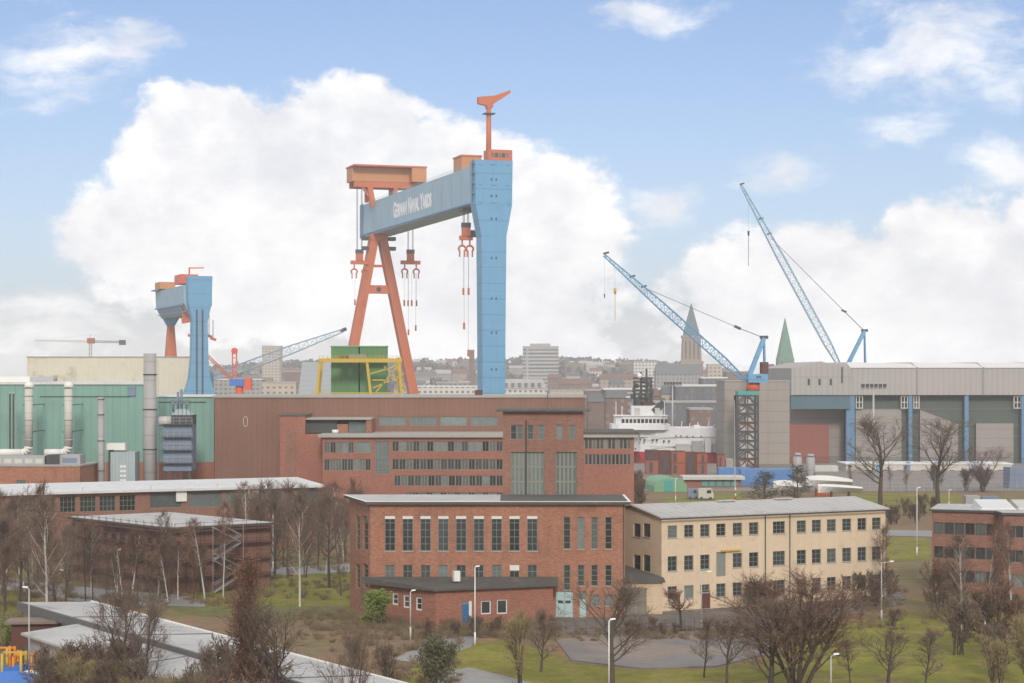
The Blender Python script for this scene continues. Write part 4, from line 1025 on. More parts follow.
mb = MB(); mb.hexa([g2.p(uL - 1.6, vl - 2, zz0), g2.p(uL + 1.6, vl - 2, zz0), g2.p(uL + 1.6, vl + 2, zz0), g2.p(uL - 1.6, vl + 2, zz0)], [g2.p(uL - 3.6, vl - 3, 53), g2.p(uL + 3.6, vl - 3, 53), g2.p(uL + 3.6, vl + 3, 53), g2.p(uL - 3.6, vl + 3, 53)])
mb.build('leg_head', M['cblue'], g2t)
mb = MB(); mb.hexa([g2.p(uL - 5.2, vl - 2.5, 0), g2.p(uL + 5.2, vl - 2.5, 0), g2.p(uL + 5.2, vl + 2.5, 0), g2.p(uL - 5.2, vl + 2.5, 0)], [g2.p(uL - 1.5, vl - 2, zz0 - .05), g2.p(uL + 1.5, vl - 2, zz0 - .05), g2.p(uL + 1.5, vl + 2, zz0 - .05), g2.p(uL - 1.5, vl + 2, zz0 - .05)])
mb.build('pendulum_leg', M['corange'], g2t)
mb = MB(); a = at(184, 303, 862); b = at(186, 322, 862); mb.beam(a, b, 2.2); mb.beam(at(182, 321, 862), at(192, 319, 862), 2.4); tr2 = mb.build('lower_trolley', M['corange'], g2t)
for x, y0, y1 in ((190.5, 326, 335), (209, 292, 335), (213, 320, 338)):
    a, b = at(x, y0, 860), at(x, y1, 860); MB().tube(a, b, .18, n=5).build('rope', M['rope'], g2t)
    MB().beam(at(x - 2.5, y1, 860), at(x + 3, y1 + 2, 860), 1.2).build('hook_block', M['corange'], g2t)

# ================================================================ LUFFING CRANES
def luffing(Y, px_piv, py_piv, px_tip, py_tip, topx, topy, basex, label, boomw=2.2, hook=None, small=None, house=True, nseg=34, lean=0.0, turn=None, cw=True, ax=.0):
    piv = at(px_piv, py_piv, Y); tip = at(px_tip, py_tip, Y + lean); top = at(topx, topy, Y)
    t = thing('luffing_crane', (piv.x, Y, 0), label, 'harbour crane')
    MB().lattice(piv, tip, .8, .6, nseg, .16, up=Vector((0, 1, 0)), mid=boomw).build('boom', M['cblue'] if Y < 650 else M['cgirder'], t)  # farther boom takes the blue with haze mixed into its colour
    mb = MB(); d = (tip - piv)
    for f, s in ((.985, 1.6), (.80, 1.3), (.72, 1.0)):
        c = piv + d * f + Vector((0, 0, .9)); mb.beam(c - Vector((.8, 0, 0)), c + Vector((.8, 0, .4)), .9, .5)
    mb.build('sheave', M['darksteel'], t)
    # A-frame
    foot1 = at(px_piv + .5, py_piv - .5, Y); foot2 = at(topx + .8, py_piv - 2, Y)
    mb = MB()
    for s in (-1.4, 1.4): mb.beam(foot1 + Vector((.3, s, 0)), top + Vector((0, s * .5, 0)), 1.1, .9, up=Vector((0, 1, 0)))
    for k in (.3, .55, .8): c = foot1 + (top - foot1) * k; mb.beam(c + Vector((0, -1.4, 0)), c + Vector((0, 1.4, 0)), .4)
    mb.build('a_frame', M['cblue'], t)
    mb = MB()
    for s in (-1, 1): mb.tube(foot2 + Vector((0, s, 0)), top + Vector((0, s * .5, 0)), .28, n=6)
    mb.build('back_stay', M['cblue'], t)
    MB().beam(top - Vector((1.1, 0, -.2)), top + Vector((1.1, 0, .2)), 1.8, .9).build('top_sheave', M['darksteel'], t)
    at_ = piv + d * (.72 if ax == 0 else ax); mid = top + (at_ - top) * .22
    rp_ = MB()
    for s in (-.4, .4): rp_.tube(top + Vector((0, s, 0)), mid + Vector((0, s, 0)), .11, n=4); rp_.tube(mid + Vector((0, s, 0)), at_ + Vector((0, s * .5, .8)), .075, n=4)
    rp_.build('pendant_rope', M['rope'], t)
    MB().beam(mid - Vector((.9, 0, -.4)), mid + Vector((.9, 0, -.4)), .8, .7).build('pendant_sheave', M['darksteel'], t)
    if hook:
        x, y0, y1 = hook; a, b = at(x, y0, tip.y), at(x, y1, tip.y)
        hb = MB(); hb.tube(a, a - Zv * 1.7, .42, .30, n=8); hb.tube(a - Zv * 1.7, b, .1, n=5); hb = hb.build('hook_block', M['yellow'] if Y < 650 else M['darksteel'], t)
        f = (x - px_piv) / (px_tip - px_piv); s_ = piv + d * f
        MB().tube(a, (a.x, a.y, s_.z), .028, n=4, caps=False).build('hoist_rope', M['rope'], hb)
    if small:
        x, y0, y1 = small; a, b = at(x, y0, tip.y), at(x, y1, tip.y); hb = MB().tube(a, b, .2, .12, n=6).build('auxiliary_hook', M['darksteel'], t)
        MB().tube(a, (a.x, a.y, tip.z), .028, n=4, caps=False).build('hoist_rope', M['rope'], hb)
    return t, piv
YL = 538.0
c1, piv = luffing(YL, 746, 381, 604, 255, 764, 338, 746, 'blue luffing crane with orange turntable on a lattice pedestal, reaching over the ship', hook=(615, 288, 321), small=(604.5, 294, 298), boomw=2.1)
def fb(x0, x1, y0, y1, Y, dep, m, name, par):
    a, b = at(x0, y1, Y), at(x1, y0, Y); return MB().box(a.x, b.x, Y, Y + dep, a.z, b.z).build(name, M[m], par)
mh = fb(748.5, 768, 374, 382.5, YL - 3, 6, 'cblue', 'machinery_house', c1)
for x in (757.5, 760): a = at(x, 377, YL - 3); MB().box(a.x - .25, a.x + .25, YL - 3.08, YL - 3.004, a.z - .3, a.z + .3).build('window', M['glass'], mh)
fb(762, 768.5, 362, 373.8, YL - 2.5, 5, 'rustdark', 'counterweight', c1)
a = at(753, 391, YL); b = at(753, 382.6, YL); MB().tube((a.x, YL, a.z), (a.x, YL, b.z), 1.9, 1.9, n=16).build('turntable', M['cred'], c1)
fb(738, 759, 391, 395, YL - 3.2, 6.4, 'teal', 'platform', c1)
# lattice pedestal
x0, x1 = at(737.5, 0, YL - 3).x, at(758, 0, YL - 3).x; zt = at(0, 395.1, YL).z
ped = MB()
for x in (x0, x1):
    for y in (YL - 3, YL + 3): ped.box(x - .3, x + .3, y - .3, y + .3, 0, zt)
ped = ped.build('pedestal', M['darksteel'], c1)
for k in range(8):
    z0_, z1_ = zt * k / 8, zt * (k + 1) / 8; mb = MB()
    for y in (YL - 3, YL + 3):
        mb.beam((x0, y, z1_ - .2), (x1, y, z1_ - .2), .45); mb.beam((x0, y, z0_), ((x0 + x1) / 2, y, z1_ - .2), .26); mb.beam((x1, y, z0_), ((x0 + x1) / 2, y, z1_ - .2), .26); mb.beam(((x0 + x1) / 2, y, z0_), ((x0 + x1) / 2, y, z1_ - .2), .3)
    for x in (x0, x1): mb.beam((x, YL - 3, z1_ - .2), (x, YL + 3, z1_ - .2), .3)
    mb.build('brace', M['darksteel' if k % 4 else 'rustdark'], ped)
    MB().box(x0 + .9 + (k % 2) * 1.6, x0 + 2.3 + (k % 2) * 1.6, YL - 2.5, YL - 1, z0_ + .3, z0_ + 1.9).build('landing', M['duct'], ped)
c2, piv2 = luffing(690, 843, 372, 740.5, 184, 864.5, 331, 843, 'tall steep blue luffing crane rising behind the grey assembly shed', boomw=2.5, hook=(748.5, 231, 266), nseg=42, ax=.70)
fb(838, 872, 372, 384, 687, 7, 'cblue', 'machinery_house', c2); fb(862, 875, 366, 371.9, 686, 6, 'rustdark', 'counterweight', c2)
fb(846, 860, 384.1, 440, 688, 5, 'cblue', 'pedestal', c2)
# lattice boom lying behind the small gantry leg
YM = 880.0; c3 = thing('lattice_crane', (at(204, 0, YM).x, YM, 0), 'grey-blue lattice boom crane stretching out low from behind the small gantry leg', 'harbour crane')
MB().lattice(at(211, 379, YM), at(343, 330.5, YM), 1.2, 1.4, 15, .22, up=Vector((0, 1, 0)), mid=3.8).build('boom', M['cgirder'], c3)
a = at(343, 330, YM); MB().beam(a - Vector((1.2, 0, .5)), a + Vector((1.6, 0, .6)), 1.6).build('boom_head', M['darksteel'], c3)
fb(197, 212, 373, 386, YM - 2, 5, 'cblue', 'machinery_house', c3); fb(200, 209, 386.1, 430, YM - 1, 4, 'cblue', 'pedestal', c3)
mb = MB(); mb.beam(at(211, 379, YM), at(206, 362, YM), .8); mb.tube(at(206, 362, YM), at(236, 368, YM), .14, n=4); mb.build('a_frame', M['cblue'], c3)
# red dock crane with blue cab
YR = 700.0; c4 = thing('dock_crane', (at(239, 0, YR).x, YR, 0), 'small red dock crane with a blue cab and a wheel on its mast', 'harbour crane')
a = at(239.5, 386, YR); MB().tube((a.x, YR, 0), (a.x, YR, a.z), 1.4, n=12).build('pedestal', M['cred'], c4)
fb(229.5, 243.5, 379, 386, YR - 2, 4.5, 'bluepaint', 'cab', c4); fb(243.8, 251, 378, 390, YR - 1.5, 3.5, 'cred', 'counterweight', c4)
mb = MB()
for x in (232.5, 236.5): mb.beam(at(x, 378.9, YR), at(x, 351, YR), .45)
for y in (372, 365, 358): mb.beam(at(232.5, y, YR), at(236.5, y, YR), .3)
mb.build('mast', M['cred'], c4)
c = at(234.5, 351, YR); MB().tube(c - Vector((0, .5, 0)), c + Vector((0, .5, 0)), 1.2, n=14).build('wheel', M['cred'], c4)
MB().lattice(at(231, 379, YR), at(208, 356, YR), 1.1, .7, 9, .14, up=Vector((0, 1, 0))).build('boom', M['corange'], c4)
# far tower crane
YW = 1350.0; c5 = thing('tower_crane', (at(90, 0, YW).x, YW, 0), 'thin hazy tower crane with its level jib above the cream hall', 'tower crane')
MB().lattice((at(90.5, 0, YW).x, YW, 0), at(90.5, 341, YW), 1.8, 1.6, 26, .18, up=Vector((0, 1, 0))).build('mast', M['duct'], c5)
MB().lattice(at(91, 341.5, YW), at(35, 340.5, YW), 1.3, .7, 24, .13, up=Vector((0, 1, 0))).build('jib', M['duct'], c5)
MB().lattice(at(91, 341.5, YW), at(124, 342, YW), 1.3, 1.1, 12, .16, up=Vector((0, 1, 0))).build('counter_jib', M['darksteel'], c5)
fb(119, 125, 340, 345, YW - 1, 3, 'darksteel', 'counterweight', c5); fb(87, 94, 338, 343.5, YW - 1, 3, 'rust', 'slewing_cab', c5)
mb = MB(); a = at(90.5, 334.5, YW); mb.tube(at(90.5, 338, YW), a, .25, n=5); mb.tube(a, at(45, 340, YW), .08, n=4); mb.tube(a, at(120, 341, YW), .08, n=4); mb.build('apex', M['duct'], c5)

# ================================================================ YELLOW PORTAL WITH GREEN SILOS
YY = 452.0
for px0, px1, lab in ((331, 358.5, 'green block silo behind the yellow portal, nearest the lattice boom'), (360, 386.5, 'green block silo behind the yellow portal, nearest the blue leg')):
    t = thing('silo', at(px0, 0, YY + 8) * 1.0, lab, 'silo'); t.location.z = 0
    a, b = at(px0, 0, YY + 8), at(px1, 347, YY + 8); w_ = b.x - a.x
    MB().box(a.x, b.x, YY + 8, YY + 13, 0, b.z).build('body', M['silo'], t)
    for k in (1, 2): MB().box(a.x + w_ * k / 3 - .12, a.x + w_ * k / 3 + .12, YY + 7.9, YY + 7.997, 0, b.z).build('rib', M['silo'], t)
    MB().box(a.x - .15, b.x + .15, YY + 7.8, YY + 13.2, b.z + .003, b.z + .3).build('lid', M['tentgreen'], t)
yp = thing('portal_crane', (at(358, 0, YY).x, YY, 0), 'yellow portal crane with splayed legs in front of two green silos', 'portal crane')
for d_ in (0, 6):
    mb = MB(); mb.beam(at(319, 360.5, YY + d_), at(402, 360.5, YY + d_), .9, .9); mb.build('bridge_beam', M['yellow'], yp)
for (x0_, x1_), d_ in (((320, 308.5), 0), ((367, 381), 0), ((399, 410), 0), ((322, 311), 6), ((397, 407), 6)):
    a, b = at(x0_, 361.5, YY + d_), at(x1_, 420, YY + d_); MB().beam(a, (b.x, b.y, 0), .6).build('leg', M['yellow'], yp)
for p0, p1 in (((370, 374), (402, 364)), ((373, 388), (404, 374)), ((376, 392), (399, 364)), ((384, 366), (406, 388)), ((372, 380), (404, 380)), ((311, 393), (403, 393))):
    MB().beam(at(*p0, YY), at(*p1, YY), .26).build('brace', M['yellow'], yp)
mb = MB()
for k in range(20): x = 319 + k * 4.3; mb.tube(at(x, 360, YY - .5), at(x, 356, YY - .5), .05, n=4)
for y in (356, 358): mb.tube(at(318, y, YY - .5), at(402, y, YY - .5), .06, n=4)
mb.build('railing', M['yellow'], yp)
MB().box(at(339, 0, YY).x, at(347, 0, YY).x, YY + .5, YY + 4, at(0, 360, YY).z, at(0, 355.5, YY).z).build('winch', M['rustdark'], yp)
MB().box(at(349, 0, YY).x, at(366, 0, YY).x, YY + .5, YY + 4, at(0, 360, YY).z, at(0, 354, YY).z).build('trolley', M['olive'], yp)
# striped sheds behind
t = thing('ribbed_shed', (at(305, 0, 500).x, 500, 0), 'pale blue-grey ribbed shed with sloping side beside the green silos', 'shed')
a = [at(294, 430, 500), at(331, 430, 500), at(331, 362, 500), at(302, 362, 500)]
mb = MB(); mb.add([(p.x, 500, max(p.z, 0)) for p in a] + [(p.x, 530, max(p.z, 0)) for p in a], [(0, 1, 2, 3), (7, 6, 5, 4), (3, 2, 6, 7), (0, 3, 7, 4), (1, 5, 6, 2)])
mb.build('cladding', mat('ribbed_pale', (.37, .41, .43), .6, .06, .1, .04, panel=1.3), t)

# ================================================================ GREY ASSEMBLY SHED
YS = 600.0
sx0 = at(791, 0, YS).x; xc_ = at(850.5, 0, YS).x; zE_ = at(0, 368, YS).z; zb1 = at(0, 395, YS).z; zb2 = at(0, 409, YS).z
sd_ = thing('assembly_shed', (xc_, YS, 0), 'huge grey shipyard shed with blue columns and a white gabled roof', 'building')
XR = 250.0; DEP = 70
zpk = at(0, 361.5, YS).z
g0 = MB(); a = at(791, 0, YS).x; b = xc_
g0.add([(a, YS - 1, zb1), (b, YS - 1, zb1), (b, YS - 1, zE_), ((a + b) / 2, YS - 1, zpk), (a, YS - 1, zE_), (a, YS + DEP, zb1), (b, YS + DEP, zb1), (b, YS + DEP, zE_), ((a + b) / 2, YS + DEP, zpk), (a, YS + DEP, zE_)],
       [(0, 1, 2, 3, 4), (9, 8, 7, 6, 5), (0, 5, 6, 1), (1, 6, 7, 2), (2, 7, 8, 3), (3, 8, 9, 4), (4, 9, 5, 0)])
g0.build('gable_end', M['shedgrey'], sd_)
for px in (808.8, 819.5, 830.8): p = at(px, 382, YS - 1.05); MB().box(p.x - .35, p.x + .35, YS - 1.1, YS - 1.003, p.z - 1, p.z + 1).build('louvre', M['darksteel'], sd_)
p = at(842, 367, YS - 1.05); MB().box(p.x - .2, p.x + .2, YS - 1.3, YS - 1.003, at(0, 383, YS).z, p.z).build('wall_pipe', M['darksteel'], sd_)
MB().box(a, b, YS - 1.05, YS - 1.003, at(0, 377.4, YS).z, at(0, 376.8, YS).z).build('wall_line', M['shedtaupe'], sd_)
MB().box(b + .02, XR, YS, YS + DEP, zb1, zE_).build('upper_wall', M['shedgrey'], sd_)
for px in (917, 983.5): x = at(px, 0, YS).x; MB().box(x - .25, x + .25, YS - .25, YS - .003, zb1, zE_ + .3).build('joint_strip', M['shedtaupe'], sd_)
# roof bays
edges = [b + .02] + [at(px, 0, YS).x for px in (917, 983.5, 1050)] + [XR]
for x0, x1 in zip(edges, edges[1:]):
    m_ = x0 + (x1 - x0) * .32; mb = MB(); dy = DEP + .6; z0_ = zE_ + .05; z1_ = zE_ + 1.9
    mb.add([(x0, YS - .3, z0_), (x1, YS - .3, z0_), (x1, YS + dy, z0_), (x0, YS + dy, z0_), (x0 + .2, YS + 9, z1_), (x1 - .2, YS + 9, z1_ * .985), (x1 - .2, YS + dy - 6, z1_), (x0 + .2, YS + dy - 6, z1_)],
           [(3, 2, 1, 0), (0, 1, 5, 4), (1, 2, 6, 5), (2, 3, 7, 6), (3, 0, 4, 7), (4, 5, 6, 7)])
    mb.build('roof', M['shedroof'], sd_)
# recessed lower wall, columns, panels
MB().box(b + 2, XR, YS + 3.5, YS + DEP - 1, 0, zb1 - .003).build('lower_wall', M['shedgreen'], sd_)
MB().box(a, b - .1, YS - .4, YS + 3, zb2, zb1 - .003).build('blue_beam', mat('shed_petrol', (.085, .15, .18), .7, .1, .1, .05), sd_)
MB().box(a + 1, b - .4, YS + 9, YS + DEP - 1, 0, zb1 - .003).build('inner_wall', M['shedtaupe'], sd_)
MB().box(a, at(829, 0, YS + 5).x, YS + 5, YS + 8.9, 0, at(0, 424.5, YS + 5).z).build('inner_box', M['redbox'], sd_)
for x0, x1 in ((846.5, 855), (909, 912.6), (965, 969), (1022, 1026)):
    MB().box(at(x0, 0, YS).x, at(x1, 0, YS).x, YS + .4, YS + 2.5, 0, zb1 - .004).build('column', M['shedblue'], sd_)
mbx = []
for pts in ([(855.6, 464), (901.5, 464), (901.5, 409.5), (855.6, 409.5)], [(920, 464), (958, 464), (958, 424), (920, 410)], [(976, 464), (1013.5, 464), (1013.5, 423.5), (976, 423.5)]):
    q = [at(x, y, YS + 2) for x, y in pts]; mb = MB()
    for p in q[:2]: p.z = 0
    mb.add([(p.x, YS + 2, p.z) for p in q] + [(p.x, YS + 3.45, p.z) for p in q], [(0, 1, 2, 3), (7, 6, 5, 4), (3, 2, 6, 7), (0, 3, 7, 4), (1, 5, 6, 2)]); mb.build('panel', M['shedtaupe'], sd_)
for x0, x1 in ((855.8, 863), (900.8, 908), (913.4, 919.6), (1013.6, 1021.6)):
    f = MB(); xa, xb = at(x0, 0, YS + 1).x, at(x1, 0, YS + 1).x; za, zb_ = at(0, 408.6, YS + 1).z, at(0, 395.8, YS + 1).z
    for k in range(3): x = xa + (xb - xa - .3) * k / 2; f.box(x, x + .3, YS + 1, YS + 1.3, za, zb_)
    for k in range(3): z = za + (zb_ - za - .3) * k / 2; f.box(xa, xb, YS + .9, YS + .997, z, z + .3)
    f.build('window', M['duct'], sd_)
for y in (409.2, 425, 436): z = at(0, y, YS + 3).z; MB().beam((b + 3, YS + 3.3, z), (XR, YS + 3.3, z), .12).build('wall_rail', M['shedtaupe'], sd_)
# low white annex in front of it
YV = 520.0; lw = thing('site_annex', (at(930, 0, YV).x, YV, 0), 'long low grey-white annex along the foot of the assembly shed', 'building')
a_, b_ = at(846, 0, YV).x, at(1012, 0, YV).x; zt_ = at(0, 464.5, YV).z
av = [(a_, YV), (b_, YV), (b_, YV + 12), (a_, YV + 12)]; FV = Fr(av[0], av[1]); vh = [hpx(FV, x, x + w_, 470, 476) for x, w_ in ((866, 6), (883, 6), (897, 5), (921, 5), (950, 4), (986, 6), (998, 6))]
dv = [hpx(FV, x, x + 4.2, 469, 480.2) for x in (876, 906, 934, 974)]
shell(lw, av, 0, zt_, M['duct'], {0: vh})
for h in vh: window(lw, FV, h, 2, 1, 'darkframe', 'glass')
for h in dv: MB().fbox(FV, h[0], h[0] + h[2], .05, 2.4, .004, .06).build('door', M['shedblue'], lw)
MB().prism(grow(av, .3), zt_, zt_ + .3).build('roof', M['shedroof'], lw)
# grey stair block behind the lattice pedestal
YX = 556.0; gb = thing('grey_block', (at(757, 0, YX).x, YX, 0), 'tall plain grey building behind the lattice crane pedestal', 'building')
a_, b_ = at(724.5, 0, YX), at(789.5, 0, YX); z_ = at(0, 381.5, YX).z
MB().box(a_.x, b_.x, YX, YX + 22, 0, z_).build('wall', mat('grey_block_wall', (.30, .27, .24), .75, .08, .1, .04, streak=.1, panel=3.1), gb)
MB().box(a_.x - .2, b_.x + .2, YX - .2, YX + 22.2, z_, z_ + .3).build('roof', M['concrete'], gb)
MB().box(at(768, 0, YX).x, at(769, 0, YX).x, YX - .12, YX - .003, .1, z_ - .1).build('joint_strip', M['shedtaupe'], gb)
MB().box(at(735.5, 0, YX).x, at(759.5, 0, YX).x, YX - .15, YX - .003, 0, z_ - 4).build('pale_bay', M['shedgrey'], gb)

# ================================================================ SHIP
YN = 585.0; sp_ = thing('ship', (at(668, 0, YN).x, YN, 0), 'white supply ship with red bow, wheelhouse and dark lattice mast', 'ship')
S_ = lambda x, y, d=0: at(x, y, YN + d)
def sbx(x0, x1, y0, y1, d0, d1, m, name, par=sp_, chamfer=0):
    a, b = S_(x0, y1, d0), S_(x1, y0, d0); z0 = max(a.z, .02); c = chamfer
    q = lambda z, g_: [(a.x + g_, YN + d0 + c, z), (a.x + g_ + c, YN + d0, z), (b.x - c, YN + d0, z), (b.x, YN + d0 + c, z), (b.x, YN + d1, z), (a.x + g_, YN + d1, z)]
    if not c: return MB().box(a.x, b.x, YN + d0, YN + d1, z0, b.z).build(name, M[m], par)
    return MB().prism([p[:2] for p in q(0, 0)], z0, b.z).build(name, M[m], par)
# hull: bow towards the brick offices
hl = MB(); zw = .02; zd = S_(640, 452).z; prof_ = [(628, 0.0), (640, .62), (655, .9), (680, 1), (728, 1)]; beam = 8.5
lo_, hi_ = [], []
xs = [S_(p, 0).x for p, _ in prof_]
pts = [(x, YN + 8 - beam * f) for x, (_, f) in zip(xs, prof_)] + [(x, YN + 8 + beam * f) for x, (_, f) in list(zip(xs, prof_))[::-1] if f > 0]
ptl = [(x + (2.5 if i == 0 else .5), y) for i, (x, y) in enumerate(pts)]
n_ = len(pts); hl.add([(x, y, zw) for x, y in ptl] + [(x, y, zd) for x, y in pts], [tuple(range(n_, 2 * n_)), tuple(reversed(range(n_)))] + [(i, (i + 1) % n_, n_ + (i + 1) % n_, n_ + i) for i in range(n_)])
hl.build('hull', M['shipred'], sp_)
zd2 = S_(640, 428).z; up_ = MB(); pu = [(x + .3, y * .98 + (YN + 8) * .02) for x, y in pts]
up_.prism(pu, zd + .01, [zd2] * n_); upper = up_.build('forecastle', M['shipwhite'], sp_)
for x, y in ((636, 449), (640.5, 440), (645, 440), (653, 440), (657, 440), (664, 441), (669, 441)):
    p = S_(x, y, -.5); MB().tube((p.x, YN - .75 + max(0, (655 - x)) * .12, p.z), (p.x, YN + 2, p.z), .28, n=10).build('porthole', M['darksteel'], upper)
brd = sbx(612, 671, 424.5, 430, -1.5, 14, 'shipwhite', 'bridge_deck', chamfer=2)
wh_ = sbx(616, 668, 416.5, 424.4, -1, 13, 'shipwhite', 'wheelhouse', chamfer=2)
for k in range(13):
    x = 617.5 + k * 3.9; a, b = S_(x, 423, -1.1), S_(x + 3.2, 419, -1.1); off_ = max(0, 2 - (a.x - S_(616, 0).x)) if k == 0 else 0
    MB().box(a.x + .1, b.x, YN - 1.08 + off_, YN - 1.004 + off_, a.z, b.z).build('window', M['glass'], wh_)
sbx(615, 669, 415.8, 416.4, -1.4, 13.4, 'shipwhite', 'wheelhouse_roof', chamfer=2)
sbx(632, 663, 405.8, 415.7, 2, 10, 'shipwhite', 'upper_house', chamfer=1.2)
sbx(640, 728, 430.2, 437, 1.5, 14, 'shipwhite', 'superstructure'); sbx(672, 716, 432, 452, .6, 12, 'shipwhite', 'deckhouse')
fn = MB(); fn.beam(S_(653, 412, 3), S_(664, 402.5, 3), 2.2, 2.0); fn.build('funnel', M['darksteel'], sp_)
ms = MB()
for x, yt in ((634.5, 384), (641, 374), (646.5, 370.5), (651, 380)): ms.tube(S_(x, 406, 5), S_(x, yt - 2, 5), .5, .3, n=6)
for y in (378, 382, 386, 390, 394, 398, 402): ms.beam(S_(633, y, 5), S_(653, y, 5), .5); ms.beam(S_(636, y, 3.5), S_(650, y + 2, 6.5), .25)
for i, (x, y) in enumerate(((634, 390), (637, 386), (649, 384), (652, 392), (632, 397), (644, 380), (640, 395), (648, 396))): c = S_(x, y, 4.5); ms.box(c.x - .5, c.x + .5, c.y - .5, c.y + .5, c.z - .7, c.z + .8)
mst = ms.build('mast', M['darksteel'], sp_)
c = S_(639.5, 376, 4); MB().lathe((c.x, c.y, c.z - .8), [(.05, 0), (.55, .2), (.8, .75), (.72, 1.2), (.4, 1.55), (.05, 1.65)], 14).build('radome', M['lampwhite'], mst)
sbx(643, 651, 402.5, 405.7, 3, 8, 'rustdark', 'mast_base', mst); sbx(636, 640, 398, 405.7, 3, 7, 'darksteel', 'mast_base', mst)
MB().beam(S_(626, 397, 5), S_(637, 397, 5), .4).build('radar_bar', M['shipwhite'], mst)
for x, yt in ((616, 402), (622, 406), (664.5, 402)): MB().tube(S_(x, 416, 1), S_(x, yt, 1), .12, n=5).build('whip_aerial', M['shipwhite'], sp_)
mb = MB()
for x in range(680, 726, 5): mb.tube(S_(x, 430, 1.6), S_(x, 426.5, 1.6), .06, n=4)
mb.tube(S_(680, 426.5, 1.6), S_(725, 426.5, 1.6), .06, n=4); mb.build('railing', M['shipwhite'], sp_)
mb = MB(); mb.beam(S_(705, 431, 3), S_(722, 425, 3), .7); mb.beam(S_(718, 430, 5), S_(728, 427, 5), 1.4); mb.beam(S_(709, 452, 2), S_(713, 433, 2), .5); mb.beam(S_(700, 447, .3), S_(722, 446, .3), .6); mb.build('deck_crane', M['shipwhite'], sp_)
for i, (x, y) in enumerate(((676, 436), (681, 436), (687, 436.5), (693, 436.5), (701, 436.5), (674, 447), (679, 447))):
    p = S_(x, y, -.5); MB().tube((p.x, YN - .75, p.z), (p.x, YN + 2, p.z), .24, n=8).build('porthole', M['darksteel'], upper)
for x0, x1, y0, y1, m in ((676, 690, 444, 452.5, 'duct'), (692, 703, 441, 452.5, 'steel'), (705, 711, 438, 452.5, 'shipwhite'), (713, 722, 443, 452.5, 'duct'), (694, 700, 425, 430, 'shipwhite'), (714, 726, 424.5, 430, 'steel'), (655, 660, 408, 415.6, 'duct'), (635, 640, 408, 415.6, 'duct')):
    sbx(x0, x1, y0, y1, -1.9 if y0 > 430 else 1.2, -.7 if y0 > 430 else 3, m, 'deck_gear')
for x in (681, 689, 697, 708, 719): MB().tube(S_(x, 431, 2), S_(x + 1, 421 + (x % 3), 2), .14, n=5).build('deck_post', M['shipwhite'], sp_)
for y in (437.2, 446.5): MB().beam(S_(650, y, -.6), S_(724, y, -.6), .16).build('rubbing_strake', M['steel'], sp_)
for x, y in ((684, 428), (690, 427.5), (697, 428), (712, 440), (703, 443)): sbx(x, x + 4, y, y + 3.5, .3, 2, 'duct' if x % 2 else 'steel', 'deck_box')

# ================================================================ QUAY THINGS
YQ2 = 500.0
def crate(x0, x1, y0, y1, Y, dep, m, name, label, cat, group=None, ribs=6, base0=False):
    a, b = at(x0, y1, Y), at(x1, y0, Y); z0 = 0 if base0 else max(a.z, 0)
    t = thing(name, (a.x, Y, z0), label, cat, group); MB().box(a.x, b.x, Y, Y + dep, z0, b.z).build('body', M[m], t)
    mb = MB()
    for k in range(ribs + 1): x = a.x + (b.x - a.x) * k / ribs; mb.box(x - .07 + (.07 if k == 0 else 0) - (.07 if k == ribs else 0), x + .07, Y - .07, Y - .003, z0 + .05, b.z - .05)
    mb.build('rib', M[m], t)
    if name == 'cargo_container' and group:
        w_ = b.x - a.x; h_ = b.z - z0; f_ = (int(x0 * 7) % 5) * .08
        MB().box(a.x + w_ * (.12 + f_), a.x + w_ * (.40 + f_), Y - .09, Y - .075, z0 + h_ * .12, z0 + h_ * .86).build('opening', M['darksteel'], t)  # flat dark panel painting the shade inside an open gap
        MB().box(a.x - .05, b.x + .05, Y - .12, Y + dep, b.z + .003, b.z + .22).build('top_frame', M['rustdark'], t)
    return t
for i, (x0, x1, y0, y1, m, lab) in enumerate(((646, 658, 451, 460, 'rustdark', 'dark rusty open container beside the ship bow, top of its stack'), (646, 658, 460.3, 474.5, 'redbox', 'rust red container beside the ship bow, bottom of its stack'),
        (658.5, 671, 451.5, 474.5, 'rustdark', 'tall dark rusty container between two orange ones'), (671.5, 685, 452, 463, 'rust', 'bright orange container, top of the middle stack by the ship'), (671.5, 685, 463.3, 475, 'rust', 'orange-red container, bottom of the middle stack by the ship'),
        (685.4, 696.5, 453, 475, 'rustdark', 'narrow black-brown container beyond the middle orange stack'), (697, 707, 453.5, 463, 'rust', 'short pale orange container, top of the stack nearest the blue tarpaulin'), (697, 707, 463.3, 475, 'redbox', 'short rust red container, bottom of the stack nearest the blue tarpaulin'))):
    crate(x0, x1, y0, y1, YQ2 + (i % 2) * .0, 5, m, 'cargo_container', lab, 'container', 'rusty containers on the quay')
crate(718.5, 751, 468, 484, 470, 4, 'tarpblue', 'covered_load', 'long blue tarpaulin-covered load at the foot of the lattice pedestal', 'covered load', None, 5)
crate(741, 793, 469.5, 487, 452, 5, 'tarpblue', 'covered_load', 'largest blue tarpaulin-covered load beneath the grey block', 'covered load', None, 8)
crate(718, 725, 455, 468, 492, 4, 'redbox', 'cargo_container', 'small red-brown container below the ship stern', 'container', 'rusty containers on the quay', 3)
crate(726, 733, 459, 468, 494, 4, 'concrete', 'cargo_container', 'small grey container beside the grey block', 'container', None, 3)
